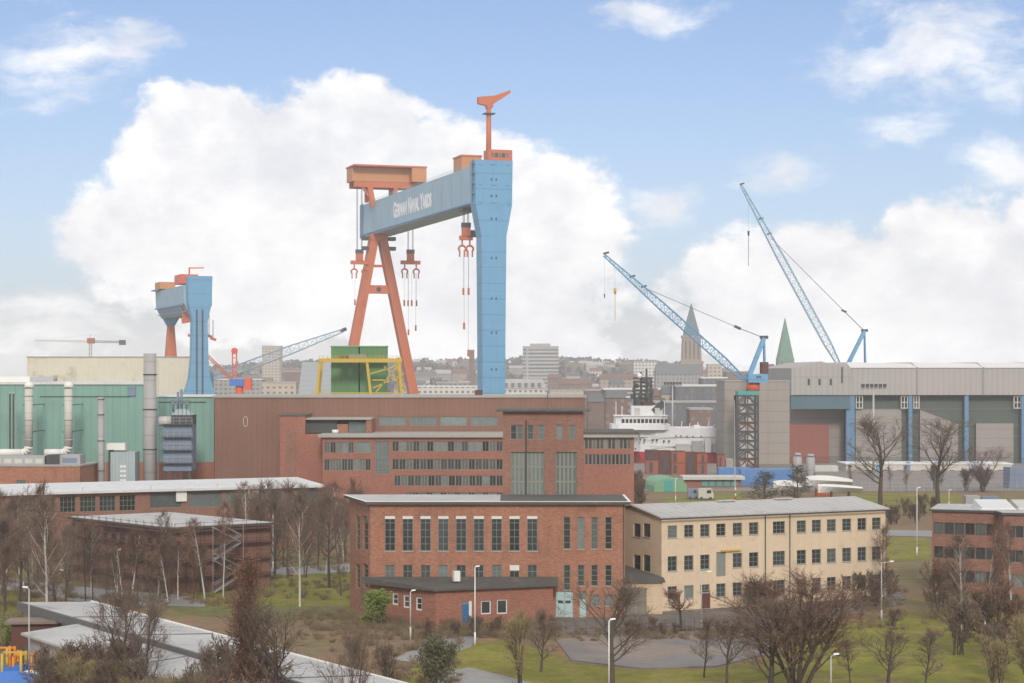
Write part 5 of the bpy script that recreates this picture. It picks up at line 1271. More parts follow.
# round tent, kiosk, van, caravan
YE = 428.0; te = thing('round_tent', (at(670, 0, YE).x, YE, 0), 'green round-roofed tent hall near the red bow', 'tent')
a_, b_ = at(654, 0, YE), at(687.5, 0, YE); zt_ = at(0, 478, YE).z; r_ = (b_.x - a_.x) / 2; cxx = (a_.x + b_.x) / 2
mb = MB(); nn = 14; arc = [(cxx - r_ * math.cos(math.pi * k / nn), zt_ * (math.sin(math.pi * k / nn)) ** .62) for k in range(nn + 1)]
m_ = len(arc); mb.add([(x, YE, z) for x, z in arc] + [(x - 1.5, YE + 14, z) for x, z in arc], [tuple(range(m_))] + [(i + 1, i, m_ + i, m_ + i + 1) for i in range(m_ - 1)] + [tuple(reversed(range(m_, 2 * m_)))])
mb.build('cover', M['tentgreen'], te); MB().box(cxx - 1.6, cxx + .6, YE - .06, YE - .004, .05, 2.6).build('door', M['teal'], te)
ki = thing('kiosk_row', (at(715, 0, 445).x, 445, 0), 'long flat-roofed row of booths with teal and red panels', 'building')
a_, b_ = at(686, 0, 445), at(741, 0, 445); zt_ = at(0, 479.5, 445).z
MB().box(a_.x, b_.x, 445, 451, 0, zt_).build('wall', M['redbox'], ki); MB().box(a_.x - .8, b_.x + .8, 444, 452, zt_ + .003, zt_ + .7).build('roof', M['duct'], ki)
for k in range(5): x = at(702 + 7.4 * k, 0, 445).x; MB().box(x, x + 1.3, 444.9, 444.997, .3, zt_ - .3).build('shutter', M['teal'], ki)
def van(px0, px1, py, h, m, label, cat, name):
    a, b = gnd(px0, py), gnd(px1, py); Y = a.y; t = thing(name, a, label, cat); w_ = b.x - a.x
    body = [(0, .35), (w_, .35), (w_, h * .55), (w_ * .86, h), (.1, h), (0, h * .9)]
    mb = MB(); n_ = len(body); mb.add([(a.x + x, Y, z) for x, z in body] + [(a.x + x, Y + 1.9, z) for x, z in body], [tuple(range(n_)), tuple(reversed(range(n_, 2 * n_)))] + [(n_ + i, n_ + (i + 1) % n_, (i + 1) % n_, i) for i in range(n_)])
    mb.build('body', M[m], t)
    MB().box(a.x + w_ * .55, a.x + w_ * .85, Y - .03, Y - .004, h * .58, h * .86).build('window', M['glass'], t)
    for k in (.2, .8): MB().tube((a.x + w_ * k, Y - .05, .34), (a.x + w_ * k, Y + .25, .34), .34, n=14).build('wheel', M['darksteel'], t)
van(688, 698, 499.5, 2.3, 'plant', 'blue-grey van parked beside the green round tent', 'van', 'parked_van')
van(698.5, 713.5, 500, 2.4, 'duct', 'grey caravan parked in front of the booths', 'caravan', 'caravan')
po = thing('barrier_post', gnd(735.5, 499), 'red and white striped post on the grass by the booths', 'post'); c = gnd(735.5, 499)
for k in range(4): MB().tube((c.x, c.y, .6 * k), (c.x, c.y, .6 * k + .6), .14, n=8).build('stripe', M['shipred' if k % 2 == 0 else 'lampwhite'], po)
# wrapped boats ashore
def boat(px0, px1, py, Y, h, m, label):
    a, b = at(px0, py, Y), at(px1, py, Y); t = thing('boat', (a.x, Y, 0), label, 'boat', 'boats wrapped ashore'); L = b.x - a.x; n = 9; mb = MB(); rows = []
    z0 = max(a.z, 0)
    for k in range(n + 1):
        f = k / n; wd = 1.6 * (1 - (1 - f) ** 3) * (1 if f < .9 else .9) + .06; zk = z0 + .9 - .5 * f * 0; zs = z0 + 1.9 + .5 * (1 - f); zt = zs + h * (.35 + .65 * math.sin(math.pi * min(1, f * .8 + .15)))
        x = a.x + L * f; rows.append([(x, Y, zk), (x, Y - wd, zs), (x, Y, zt), (x, Y + wd, zs)])
    vs = [p for r in rows for p in r]; fs = []
    for k in range(n):
        for i in range(4): fs.append((4 * k + i, 4 * k + (i + 1) % 4, 4 * k + 4 + (i + 1) % 4, 4 * k + 4 + i))
    fs += [(3, 2, 1, 0), tuple(4 * n + i for i in range(4))]; mb.add(vs, fs); mb.build('hull', M[m], t)
    for f in (.3, .7): MB().box(a.x + L * f - .15, a.x + L * f + .15, Y - .8, Y + .8, 0, z0 + 1.2).build('cradle', M['darksteel'], t)
boat(806, 852, 490, 428, 1.1, 'tarpwhite', 'longest boat under white sheeting, in front of the red-brown box')
boat(818, 862, 497, 405, .5, 'shipwhite', 'low grey-white boat nearest the beige roof, under a sheet')
boat(773, 804, 496, 415, 1.2, 'tarpwhite', 'short boat under white sheeting between the two dark conifers')
crate(817, 829, 489, 497, 412, 3, 'rust', 'trailer', 'small rusty trailer standing before the white boats', 'trailer', None, 3)
# silos on the quay
for px, yt, lab in ((797.5, 455, 'short white silo nearest the grey block'), (810.5, 456, 'short white silo with a dark emblem ring, beside the red-brown box')):
    c = at(px, 0, 462); z = at(0, yt, 462).z; t = thing('silo', (c.x, 462, 0), lab, 'silo', 'small white silos'); MB().lathe((c.x, 462, 0), [(.5, 0), (.6, 1.4), (1.1, 2.6), (1.1, z - .6), (.5, z)], 14).build('tank', M['stack'], t); MB().box(c.x - .7, c.x + .7, 461, 463, z + .003, z + .5).build('lid', M['steel'], t)
    for dx in (-.9, .9): MB().tube((c.x + dx, 461.4, 0), (c.x + dx, 461.4, 2.8), .1, n=6).build('leg', M['darksteel'], t)
crate(807, 838, 466, 471.5, 470, 4, 'duct', 'site_cabin', 'low pale site cabin in front of the red-brown box', 'cabin', None, 5)

# ================================================================ RIGHT BRICK OFFICES
YI = 236.0
rb = thing('ribbon_office', (at(932, 0, YI).x, YI, 0), 'low brick office with ribbon windows and flat roof, partly behind birches', 'building')
i0 = at(932, 511, YI); i1 = at(999.5, 0, YI - 4); zi = i0.z
ip = [(i0.x, YI), (i1.x, YI - 3), (i1.x, YI - 6), (i1.x + 26, YI - 12), (i1.x + 30, YI + 4), (i0.x + 3, YI + 9)]
FI, FJ = Fr(ip[0], ip[1]), Fr(ip[2], ip[3])
ih = []; jh = []
for r in range(3):
    for k in range(6): ih.append((FI.W * (.03 + k * .16), 1.0 + 2.95 * r, FI.W * .145, 1.45))
    for k in range(12): jh.append((.4 + k * 2.1, 1.0 + 2.95 * r, 1.95, 1.5))
shell(rb, ip, 0, zi, M['brick3'], {0: ih, 2: jh})
for i, h in enumerate(ih): window(rb, FI, h, 2, 1, 'darkframe', 'glass' if i % 4 else 'palglass')
for i, h in enumerate(jh): window(rb, FJ, h, 2, 1, 'olive', 'glass' if i % 5 else 'palglass')
rr_ = MB().prism(grow(ip, .35), zi, zi + .25).build('roof', M['darkframe'], rb); MB().prism(grow(ip, .2), zi + .25, zi + .28).build('roof_sheet', M['paleroof'], rr_)
for k in range(3):
    x = at(977, 0, YI).x + 4.6 * k; MB().hexa([(x, YI - 2, zi + .3), (x + 4.4, YI - 2, zi + .3), (x + 4.4, YI + 2.6, zi + .3), (x, YI + 2.6, zi + .3)], [(x + .2, YI - 1.8, zi + .5), (x + 4.2, YI - 1.8, zi + .5), (x + 4.2, YI + 2.4, zi + 1.3), (x + .2, YI + 2.4, zi + 1.3)]).build('roof_light', M['whiteroof' if k == 0 else 'tentgreen' if False else 'duct'], rr_)
# sheds and vehicles behind it
crate(1010, 1040, 468, 497, 440, 6, 'plant', 'site_cabin', 'dark blue-grey site building at the end of the low annex', 'cabin', None, 6, True)
crate(966, 980, 496, 505, 382, 3, 'steel', 'cargo_container', 'grey steel container on the grass near the brick office', 'container', None, 6, True)
crate(982, 1000, 497, 503.5, 386, 3, 'plant', 'cargo_container', 'blue-grey container behind the pale roof lights', 'container', None, 6, True)
fy = thing('wire_fence', gnd(640, 634), 'thin wire fence along the yard road before the beige building', 'fence')
a, b = gnd(566, 634.5), gnd(772, 629); mbf = MB()
for k in range(22): p = a + (b - a) * k / 21; MB().tube(p, p + Zv * 1.4, .025, n=5).build('post', M['darksteel'], fy)
for z in (.2, .55, .9, 1.25, 1.45): mbf.tube(a + Zv * z, b + Zv * z, .014, n=4)
mbf.build('wire', M['darksteel'], fy)
kb_ = pg([(556, 640), (572, 661), (640, 669), (716, 667), (766, 655), (772, 634)]); mbk = MB()
for p, q in zip(kb_, kb_[1:]): mbk.beam(p + Zv * .06, q + Zv * .06, .14, .12)
struct('kerb', mbk, ASPH)
fe = thing('mesh_fence', gnd(860, 492), 'thin wire mesh fence along the grass below the grey shed', 'fence')
mb = MB(); a, b = gnd(846, 492), gnd(1040, 491)
for k in range(26): p = a + (b - a) * k / 25; MB().tube(p, p + Zv * 2.2, .05, n=4).build('post', M['steel'], fe)
for z in (.3, 1.2, 2.1): mb.tube(a + Zv * z, b + Zv * z, .03, n=4)
mb.build('wire', M['steel'], fe)
# goal-like white frame
# ================================================================ TOWERS AND TOWN
def townmat(name, wall, win, bw, bh, bias=.35, rough=.85):
    m = bpy.data.materials.new(name); m.use_nodes = True; t = NT(m.node_tree); b = t.n['Principled BSDF']; b.inputs['Roughness'].default_value = rough
    pos = t.add('ShaderNodeNewGeometry').outputs['Position']; sep = t.add('ShaderNodeSeparateXYZ'); t.put(sep.inputs[0], pos)
    bt = t.add('ShaderNodeTexBrick'); bt.offset = 0; t.put(bt.inputs['Vector'], t.comb(t.math('ADD', sep.outputs[0], t.math('MULTIPLY', sep.outputs[1], .9)), sep.outputs[2]))
    bt.inputs['Scale'].default_value = 1; bt.inputs['Brick Width'].default_value = bw; bt.inputs['Row Height'].default_value = bh; bt.inputs['Mortar Size'].default_value = bias; bt.inputs['Mortar Smooth'].default_value = .05
    bt.inputs['Color1'].default_value = rgba(win); bt.inputs['Color2'].default_value = rgba([c * 1.5 + .02 for c in win]); bt.inputs['Mortar'].default_value = rgba(wall)
    n = t.noise(pos, .06, 4, .6); c = t.vec('SCALE', bt.outputs['Color']); t.put(c.node.inputs['Scale'], t.math('ADD', .8, t.math('MULTIPLY', n, .4)))
    t.put(b.inputs['Base Color'], c); return m
TW = dict(white=townmat('town_white', (.58, .56, .52), (.13, .14, .15), 3.4, 3.2, .85), cream=townmat('town_cream', (.46, .41, .33), (.11, .11, .11), 3.6, 3.2, 1.0), brick=townmat('town_brick', (.20, .13, .105), (.15, .145, .14), 3.2, 3.2, .9),
          brown=townmat('town_brown', (.19, .125, .10), (.10, .10, .10), 3.4, 3.3, .9), grey=townmat('town_grey', (.30, .29, .28), (.10, .11, .12), 3.4, 3.2, .8), dark=townmat('town_dark', (.145, .15, .165), (.115, .12, .135), 2.4, 3.4, .6),
          band=townmat('town_band', (.40, .39, .38), (.10, .11, .12), 60, 3.6, 1.0), pink=townmat('town_rose', (.36, .29, .25), (.11, .11, .11), 3.4, 3.2, 1.0))
RFM = dict(red=mat('town_tile_red', (.17, .105, .085), .85, .15, .1, .05), slate=mat('town_slate', (.13, .135, .145), .8, .15, .1, .05), flat=mat('town_flat_roof', (.36, .35, .34), .8, .15, .1, .05), white=mat('town_white_roof', (.64, .63, .62), .7, .08, .1, .05))
def block(px0, px1, yt, Y, wall, roof, label, cat='building', dep=14, z0=0, gable=False, name='town_building', group=None, pitch=4):
    a, b = at(px0, yt, Y), at(px1, yt, Y); zt = a.z; t = thing(name, ((a.x + b.x) / 2, Y, z0), label, cat, group)
    MB().box(a.x, b.x, Y, Y + dep, z0, zt).build('wall', TW[wall], t)
    if gable:
        h = pitch; MB().add([(a.x - .4, Y - .5, zt + .01), (b.x + .4, Y - .5, zt + .01), (b.x + .4, Y + dep + .5, zt + .01), (a.x - .4, Y + dep + .5, zt + .01), (a.x + .6, Y + dep / 2, zt + h), (b.x - .6, Y + dep / 2, zt + h)],
                       [(3, 2, 1, 0), (0, 1, 5, 4), (2, 3, 4, 5), (1, 2, 5), (3, 0, 4)]).build('roof', RFM[roof], t)
    else:
        MB().box(a.x - .3, b.x + .3, Y - .3, Y + dep + .3, zt + .003, zt + .8).build('roof', RFM[roof], t)
    return t
t = block(523, 558.5, 347, 1850, 'band', 'flat', 'hazy white high-rise slab with dark window bands, just beyond the giant blue leg', 'tower block', 22)
a = at(530, 347, 1855); MB().box(a.x, a.x + 20, 1855, 1865, a.z + .81, a.z + 3.4).build('roof_plant', RFM['flat'], t)
block(262, 280.5, 346.5, 2100, 'cream', 'flat', 'pale hazy tower block above the red dock crane', 'tower block', 18)
block(469.2, 474.2, 350.5, 1700, 'brown', 'flat', 'narrow hazy tower close beside the giant blue leg', 'tower block', 6)
t = block(500, 547, 390, 1250, 'white', 'white', 'white hotel with steep roof and dormer windows beside the giant blue leg', 'hotel', 24, gable=False)
a, b = at(500, 389, 1250), at(547, 389, 1250)
MB().add([(a.x, 1249, a.z + .3), (b.x, 1249, a.z + .3), (b.x - 3, 1256, a.z + 6.5), (a.x + 3, 1256, a.z + 6.5), (a.x, 1274, a.z + .3), (b.x, 1274, a.z + .3), (b.x - 3, 1266, a.z + 6.5), (a.x + 3, 1266, a.z + 6.5)], [(0, 1, 2, 3), (5, 4, 7, 6), (3, 2, 6, 7), (4, 0, 3, 7), (1, 5, 6, 2)]).build('mansard', RFM['flat'], t)
for k in range(6): x = a.x + 4 + (b.x - a.x - 9) * k / 5; MB().box(x - 1, x + 1, 1249.6, 1254, a.z + 1, a.z + 4).build('dormer', TW['dark'], t)
block(410, 478, 387, 1200, 'white', 'white', 'long white terminal building between the red leg and the blue leg', 'building', 20)
block(436, 470, 383, 1350, 'grey', 'flat', 'grey block behind the white terminal building', 'building', 20)
block(604, 702, 390, 905, 'brown', 'white', 'long brown harbour block with white roof edge behind the ship mast', 'building', 30)
block(585, 606, 391, 960, 'brick', 'flat', 'reddish block at the corner of the brown hall', 'building', 20)
block(676, 728, 386.5, 860, 'dark', 'white', 'dark glazed office block with white roof beside the grey block', 'office building', 26)
block(702, 727, 378.5, 1010, 'dark', 'white', 'tall dark stepped part behind the glazed office block', 'office building', 20)
block(655, 726, 403, 800, 'dark', 'flat', 'low dark quayside office behind the ship stern', 'office building', 18)
block(634, 656, 362, 1900, 'white', 'flat', 'white slab with few tall windows beside the big brick tower', 'building', 18)
block(708, 722, 365, 1600, 'cream', 'flat', 'small cream tower with dark band between the two spired towers', 'tower block', 14)
block(656, 702, 374, 1700, 'grey', 'slate', 'grey building with large slate roof at the foot of the big tower', 'building', 24, gable=True, pitch=9)
block(600, 640, 379, 1550, 'pink', 'red', 'rose building with red roof behind the ship mast', 'building', 20, gable=True)
block(560, 592, 384, 1500, 'brick', 'red', 'red roofed brick block beyond the white hotel', 'building', 20, gable=True)
block(550, 586, 391, 1300, 'cream', 'flat', 'cream block with a flat roof right of the hotel dormers'.replace('right of', 'next to'), 'building', 20)
block(726, 752, 372, 1500, 'brown', 'flat', 'brown flat block seen behind the blue machinery house', 'building', 20)
block(768, 776, 369, 1500, 'pink', 'red', 'rose house between the crane counterweight and the green spire', 'house', 14, gable=True)
block(214, 262, 380, 1400, 'grey', 'white', 'grey warehouse with white roof behind the red dock crane', 'warehouse', 20)
block(262, 296, 383, 1150, 'cream', 'flat', 'low cream building beside the ribbed shed', 'building', 20)
block(284, 300, 372, 1700, 'brown', 'flat', 'brown hazy block above the ribbed shed', 'building', 14)

for a in ((606, 628, 398, 830, 'brick', 'slate', 'red-brown quayside house with slate roof just beyond the ship bridge'), (628, 645, 394, 850, 'grey', 'flat', 'grey narrow block behind the ship mast foot'),
          (646, 660, 396, 845, 'brown', 'red', 'brown house with red roof between mast and glazed offices'), (588, 604, 402, 800, 'brown', 'slate', 'brown warehouse end beside the office wing roof'),
          (662, 676, 394, 880, 'cream', 'slate', 'cream house with slate roof beside the dark glazed offices'), (690, 712, 410, 770, 'brick', 'flat', 'low brick quay store beyond the ship stern'),
          (610, 624, 384, 1250, 'grey', 'slate', 'grey gabled house above the brown harbour block'), (636, 652, 382, 1300, 'cream', 'red', 'cream gabled house above the brown harbour block'),
          (548, 562, 378, 1600, 'brick', 'red', 'brick house at the foot of the white high-rise slab'), (566, 580, 376, 1750, 'cream', 'slate', 'cream house with slate roof beyond the red roofed block')):
    block(*a[:7], 'house', 16, gable=a[5] != 'flat', pitch=3.5)
# town hall tower with pyramid spire
def church(px, Y, label, parts, name='church_tower'):
    c = at(px, 0, Y); t = thing(name, (c.x, Y, 0), label, 'tower')
    for kind, y0, y1, w0, w1, m, nm in parts:
        z0, z1 = max(0, at(px, y0, Y).z), at(px, y1, Y).z; r0, r1 = w0 / 2 / FPX * Y, w1 / 2 / FPX * Y
        mb = MB()
        if kind == 'sq': mb.hexa([(c.x - r0, Y - r0, z0), (c.x + r0, Y - r0, z0), (c.x + r0, Y + r0, z0), (c.x - r0, Y + r0, z0)], [(c.x - r1, Y - r1, z1), (c.x + r1, Y - r1, z1), (c.x + r1, Y + r1, z1), (c.x - r1, Y + r1, z1)])
        else: mb.tube((c.x, Y, z0), (c.x, Y, z1), r0, r1, n=8, smooth=False)
        mb.build(nm, m, t)
    return t, c
YTW = 2050.0
rt_, c = church(691.2, YTW, 'tallest brick and stone tower with blue-grey pyramid spire, behind the luffing boom', (
    ('sq', 420, 364, 22, 21.5, M['townbrick'], 'shaft'), ('sq', 364, 361, 23, 22.5, M['townstone'], 'gallery'), ('sq', 361, 338, 19, 17.5, M['townstone'], 'belfry'), ('sq', 338, 335.5, 19.5, 19, M['townstone'], 'cornice'), ('sq', 335.5, 331, 15, 14.5, M['slate'], 'lantern'), ('sq', 331, 303.5, 14, .6, M['slate'], 'spire')))
r_ = 19 / 2 / FPX * YTW
for k in range(4):
    x = c.x - r_ * .66 + r_ * 1.32 * k / 3; MB().box(x - .8, x + .8, YTW - r_ - .25, YTW - r_ * .93, at(0, 359, YTW).z, at(0, 341, YTW).z).build('belfry_opening', M['darkframe'], rt_)
cf = at(691, 0, YTW)
rt2, c = church(785, 1750, 'slender brick church tower with tall green copper spire, beside the grey shed', (
    ('sq', 420, 372, 17, 16.5, M['townbrick'], 'shaft'), ('sq', 372, 358, 16.8, 16.0, M['copper'], 'spire_foot'), ('oct', 358, 318, 17.5, .6, M['copper'], 'spire')), 'church_tower')
for s in (-1, 1):
    x = c.x + s * 3.2; MB().add([(x - 3, 1750 - 7.9, at(0, 371, 1750).z), (x + 3, 1750 - 7.9, at(0, 371, 1750).z), (x, 1750 - 7.9, at(0, 359, 1750).z), (x, 1750 - 2, at(0, 361, 1750).z)], [(0, 1, 2), (1, 3, 2), (0, 2, 3)]).build('gable', M['townbrick'], rt2)
t = block(777, 792, 384, 1500, 'brick', 'red', 'reddish nave with steep roof below the green spire', 'church', 20, gable=True, pitch=8)

# hills and a town of small houses on them
hm = MB(); rnd = random.Random(4)
def hz(x, y):
    f = max(0, min(1, (y - 1450) / 1900)); f = f * f * (3 - 2 * f)
    f *= max(0, min(1, (430 - x) / 160)) * max(0, min(1, (x + 760) / 200)) * .93 + .07
    return f * (31 + 9 * math.sin(x * .0021 + 1.3) + 5 * math.sin(x * .0062 + 2.2) + 3 * math.sin(x * .013)) - .02
nx, ny = 90, 14
for j in range(ny + 1):
    for i in range(nx + 1):
        x = -2400 + 4800 * i / nx; y = 1400 + 2300 * j / ny; hm.v.append((x, y, hz(x, y) if j < ny else 0))
for j in range(ny):
    for i in range(nx): a = j * (nx + 1) + i; hm.f.append((a, a + 1, a + nx + 2, a + nx + 1)); hm.sm.append(True)
struct('hills', hm, mat('hill_ground', (.10, .088, .07), .95, .25, .006, .1))
for i in range(150):
    px = rnd.choice([rnd.uniform(408, 620), rnd.uniform(585, 735), rnd.uniform(215, 300), rnd.uniform(560, 790), rnd.uniform(408, 520)]); Y = rnd.uniform(1450, 3000)
    x = K(px) * Y; zg = hz(x, Y); w_ = rnd.uniform(10, 26); h = rnd.uniform(6, 12) * (1 if Y < 2300 else .8)
    wl = rnd.choice(['white', 'cream', 'brick', 'pink', 'grey', 'brown', 'cream']); rf_ = rnd.choice(['red', 'red', 'slate', 'slate', 'flat'])
    t = thing('town_house', (x, Y, zg), 'small hazy house on the town hillside beyond the harbour', 'house', 'small houses on the town hillside')
    MB().box(x - w_ / 2, x + w_ / 2, Y, Y + 10, zg - 3, zg + h).build('wall', TW[wl], t)
    ph_ = rnd.uniform(2.5, 5)
    MB().add([(x - w_ / 2 - .3, Y - .5, zg + h + .01), (x + w_ / 2 + .3, Y - .5, zg + h + .01), (x + w_ / 2 + .3, Y + 10.5, zg + h + .01), (x - w_ / 2 - .3, Y + 10.5, zg + h + .01), (x - w_ / 2 + .4, Y + 5, zg + h + ph_), (x + w_ / 2 - .4, Y + 5, zg + h + ph_)],
             [(3, 2, 1, 0), (0, 1, 5, 4), (2, 3, 4, 5), (1, 2, 5), (3, 0, 4)]).build('roof', RFM[rf_], t)
# far wood on the hills: clumps of small faces
wm = MB(); rnd = random.Random(9)
for i in range(1700):
    Y = 1500 + 2000 * rnd.random() ** .8; px = rnd.uniform(130, 790); x = K(px) * Y; zg = hz(x, Y); r = rnd.uniform(3, 6.5)
    for k in range(5):
        c = Vector((x + rnd.uniform(-r, r), Y + rnd.uniform(-r, r), zg + rnd.uniform(.2, 1) * r * 1.5)); d = Vector((rnd.uniform(-1, 1), rnd.uniform(-1, 1), rnd.uniform(-1, 1))).normalized(); a = d.orthogonal().normalized() * r * .6; b_ = d.cross(a).normalized() * r * .6
        wm.face([c - a - b_ * .4, c + a * .3 - b_, c + a + b_ * .3, c + b_, c - a * .8 + b_ * .5])
tag(wm.build('far_wood', mat('far_wood', (.095, .088, .078), .95, .3, .02, .2)), 'hazy winter trees scattered over the far hills', 'wood', None, 'stuff')

# ================================================================ TREES
def seg(mb, p0, p1, r0, r1, n):
    d = p1 - p0
    if d.length < 1e-5: return
    d.normalize(); a = d.orthogonal().normalized(); b = d.cross(a); i = len(mb.v)
    for p, r in ((p0, r0), (p1, r1)):
        for k in range(n):
            t = 2 * math.pi * k / n; q = p + a * (r * math.cos(t)) + b * (r * math.sin(t)); mb.v.append((q.x, q.y, q.z))
    for k in range(n): mb.f.append((i + k, i + (k + 1) % n, i + n + (k + 1) % n, i + n + k)); mb.sm.append(n > 4)

def gen_tree(seed, H=12, trunk_top=.85, trunk_r=.17, limbs=14, lim0=.25, ang=(30, 60), llen=.38, branches=8, twigs=8, fine=3, up=.12, droop=0.0, shape='round', stems=1, wob=.06, tr=.016, leaf=None, leafn=0, leafs=.12, lean=.03, limr=.55):
    rnd = random.Random(seed); T, Cw, Lf = MB(), MB(), MB()
    def rv(s): return Vector((rnd.uniform(-s, s), rnd.uniform(-s, s), rnd.uniform(-s, s)))
    def side(d, a):
        o = d.orthogonal().normalized(); o2 = d.cross(o); t = rnd.uniform(0, 2 * math.pi)
        return (d * math.cos(a) + (o * math.cos(t) + o2 * math.sin(t)) * math.sin(a)).normalized()
    def path(p, d, L, r0, r1, n, mb, sides, upb, w):
        pts = [(p, r0, d)]
        for k in range(n):
            d = (d + rv(w) + Zv * upb).normalized(); q = p + d * (L / n); ra = r0 + (r1 - r0) * k / n; rb = r0 + (r1 - r0) * (k + 1) / n
            seg(mb, p, q, ra, rb, sides); p = q; pts.append((p, rb, d))
        return pts
    def pick(pts, f):
        x = f * (len(pts) - 1); i = min(int(x), len(pts) - 2); t = x - i; return pts[i][0].lerp(pts[i + 1][0], t), pts[i][1] + (pts[i + 1][1] - pts[i][1]) * t, pts[i + 1][2]
    def leaves(p, n):
        for _ in range(n):
            c = p + rv(.28); a = rv(1).normalized() * leafs * rnd.uniform(.6, 1.3); b = a.cross(rv(1)).normalized() * leafs * rnd.uniform(.5, 1.1)
            i = len(Lf.v); Lf.v += [tuple(c - a), tuple(c + b), tuple(c + a), tuple(c - b)]; Lf.f.append((i, i + 1, i + 2, i + 3)); Lf.sm.append(False)
    for s in range(stems):
        d0 = (Zv + rv(lean)).normalized()
        if stems > 1: aa = 2 * math.pi * s / stems + rnd.uniform(-.3, .3); tl = rnd.uniform(.12, .42) if s else .05; d0 = Vector((math.cos(aa) * tl, math.sin(aa) * tl, 1)).normalized()
        base = Vector((rnd.uniform(-.3, .3), rnd.uniform(-.3, .3), -.1)) if stems > 1 else Vector((0, 0, -.1))
        tp = path(base, d0, H * trunk_top * rnd.uniform(.85, 1) if stems > 1 else H * trunk_top, trunk_r, trunk_r * .22, 9, T, 7, .04, wob)
        nl = max(3, limbs // stems)
        for i in range(nl):
            f = lim0 + (1 - lim0) * ((i + rnd.random()) / nl); p, r, d = pick(tp, f); g = (f - lim0) / (1 - lim0)
            sh = {'round': .55 + .75 * math.sin(math.pi * min(1, g * .85 + .12)) - .35 * g, 'cone': 1.15 - .85 * g, 'column': .75, 'vase': .55 + .6 * (1 - g)}[shape]
            L = H * llen * sh * rnd.uniform(.75, 1.15); dl = side(d, R(rnd.uniform(*ang) * (1 - .35 * g)))
            lp = path(p, dl, L, max(r * limr, tr * 1.5), tr * 1.2, 5, T if i % 1 == 0 else Cw, 5, up, .13)
            for j in range(branches):
                fb_ = .18 + .82 * (j + rnd.random()) / branches; q, rq, dq = pick(lp, min(.999, fb_)); db = side(dq, R(rnd.uniform(25, 60)))
                Lb = L * .45 * (1.1 - .5 * fb_) * rnd.uniform(.7, 1.2)
                bp = path(q, db, Lb, max(rq * .6, tr * 1.15), tr * .9, 3, Cw, 3, up - droop * .5, .16)
                for k in range(twigs):
                    ft = .15 + .85 * (k + rnd.random()) / twigs; s_, rs, ds = pick(bp, min(.999, ft)); dt = side(ds, R(rnd.uniform(20, 55))); Lt = H * .062 * rnd.uniform(.6, 1.4)
                    tpz = path(s_, dt, Lt, tr * .85, tr * .6, 2, Cw, 3, up - droop, .18)
                    for m in range(fine):
                        w_, rw, dw = pick(tpz, rnd.uniform(.2, .99)); e = w_ + (side(dw, R(rnd.uniform(20, 50))) - Zv * droop) * Lt * rnd.uniform(.3, .7); seg(Cw, w_, e, tr * .6, tr * .45, 3)
                    if leaf: leaves(tpz[-1][0], leafn)
    zm = max(v[2] for v in Cw.v); rs_ = sorted(math.hypot(v[0], v[1]) for v in Cw.v); H = (zm, rs_[int(len(rs_) * .93)])
    def me(mb, nm):
        m_ = bpy.data.meshes.new(nm); m_.from_pydata(mb.v, [], mb.f); m_.polygons.foreach_set('use_smooth', mb.sm); m_.update(); return m_
    return me(T, 'trunk'), me(Cw, 'crown'), (me(Lf, 'leaves') if leaf else None), H

PROTO = {}
def proto(key, bark, twig, leaf=None, **kw):
    t, c, l, H = gen_tree(leaf=leaf, **kw); t.materials.append(M[bark]); c.materials.append(M[twig])
    if l: l.materials.append(M[leaf])
    PROTO[key] = (t, c, l, H[0], H[1])
proto('spread1', 'bark', 'twig', seed=1, limbs=16, lim0=.16, ang=(28, 62), llen=.46, branches=9, twigs=8, fine=3, trunk_r=.24)
proto('spread2', 'bark', 'twig', seed=2, limbs=14, lim0=.22, ang=(30, 60), llen=.42, branches=9, twigs=8, fine=3, trunk_r=.22)
proto('big', 'bark', 'twigred', seed=3, stems=6, limbs=54, lim0=.16, ang=(16, 40), llen=.30, branches=8, twigs=7, fine=2, trunk_r=.13, up=.10, wob=.05, tr=.013, trunk_top=.86, shape='vase')
proto('open', 'bark', 'twig', seed=4, limbs=15, lim0=.30, ang=(35, 60), llen=.34, branches=7, twigs=6, fine=2, trunk_r=.20)
proto('open2', 'bark', 'twig', seed=14, limbs=13, lim0=.34, ang=(30, 58), llen=.34, branches=7, twigs=6, fine=2, trunk_r=.18, lean=.08)
proto('purple', 'bark', 'twigpurple', seed=5, stems=3, limbs=18, lim0=.2, ang=(25, 55), llen=.36, branches=8, twigs=7, fine=2, trunk_r=.12)
proto('birch1', 'birchbark', 'twig', seed=6, limbs=18, lim0=.28, ang=(28, 50), llen=.24, branches=7, twigs=7, fine=2, trunk_r=.15, up=.05, droop=.16, shape='round', trunk_top=.95, tr=.015, wob=.035, limr=.26)
proto('birch2', 'birchbark', 'twigred', seed=7, limbs=16, lim0=.34, ang=(25, 50), llen=.22, branches=7, twigs=7, fine=2, trunk_r=.14, up=.06, droop=.18, trunk_top=.96, tr=.015, wob=.05, lean=.1, limr=.26)
proto('column', 'bark', 'twigred', 'leafrust', seed=8, limbs=40, lim0=.12, ang=(14, 28), llen=.17, branches=6, twigs=6, fine=1, trunk_r=.2, shape='column', leafn=3, leafs=.055)
proto('slim', 'bark', 'twig', seed=9, limbs=14, lim0=.25, ang=(25, 50), llen=.24, branches=6, twigs=6, fine=2, trunk_r=.12, tr=.018)
proto('thin', 'bark', 'twigred', seed=10, limbs=12, lim0=.3, ang=(22, 48), llen=.26, branches=6, twigs=6, fine=2, trunk_r=.11, tr=.019, lean=.08)
proto('shrub', 'bark', 'twig', seed=11, H=3.2, stems=7, limbs=28, lim0=.12, ang=(22, 60), llen=.42, branches=6, twigs=6, fine=2, trunk_r=.035, tr=.015, trunk_top=.85)
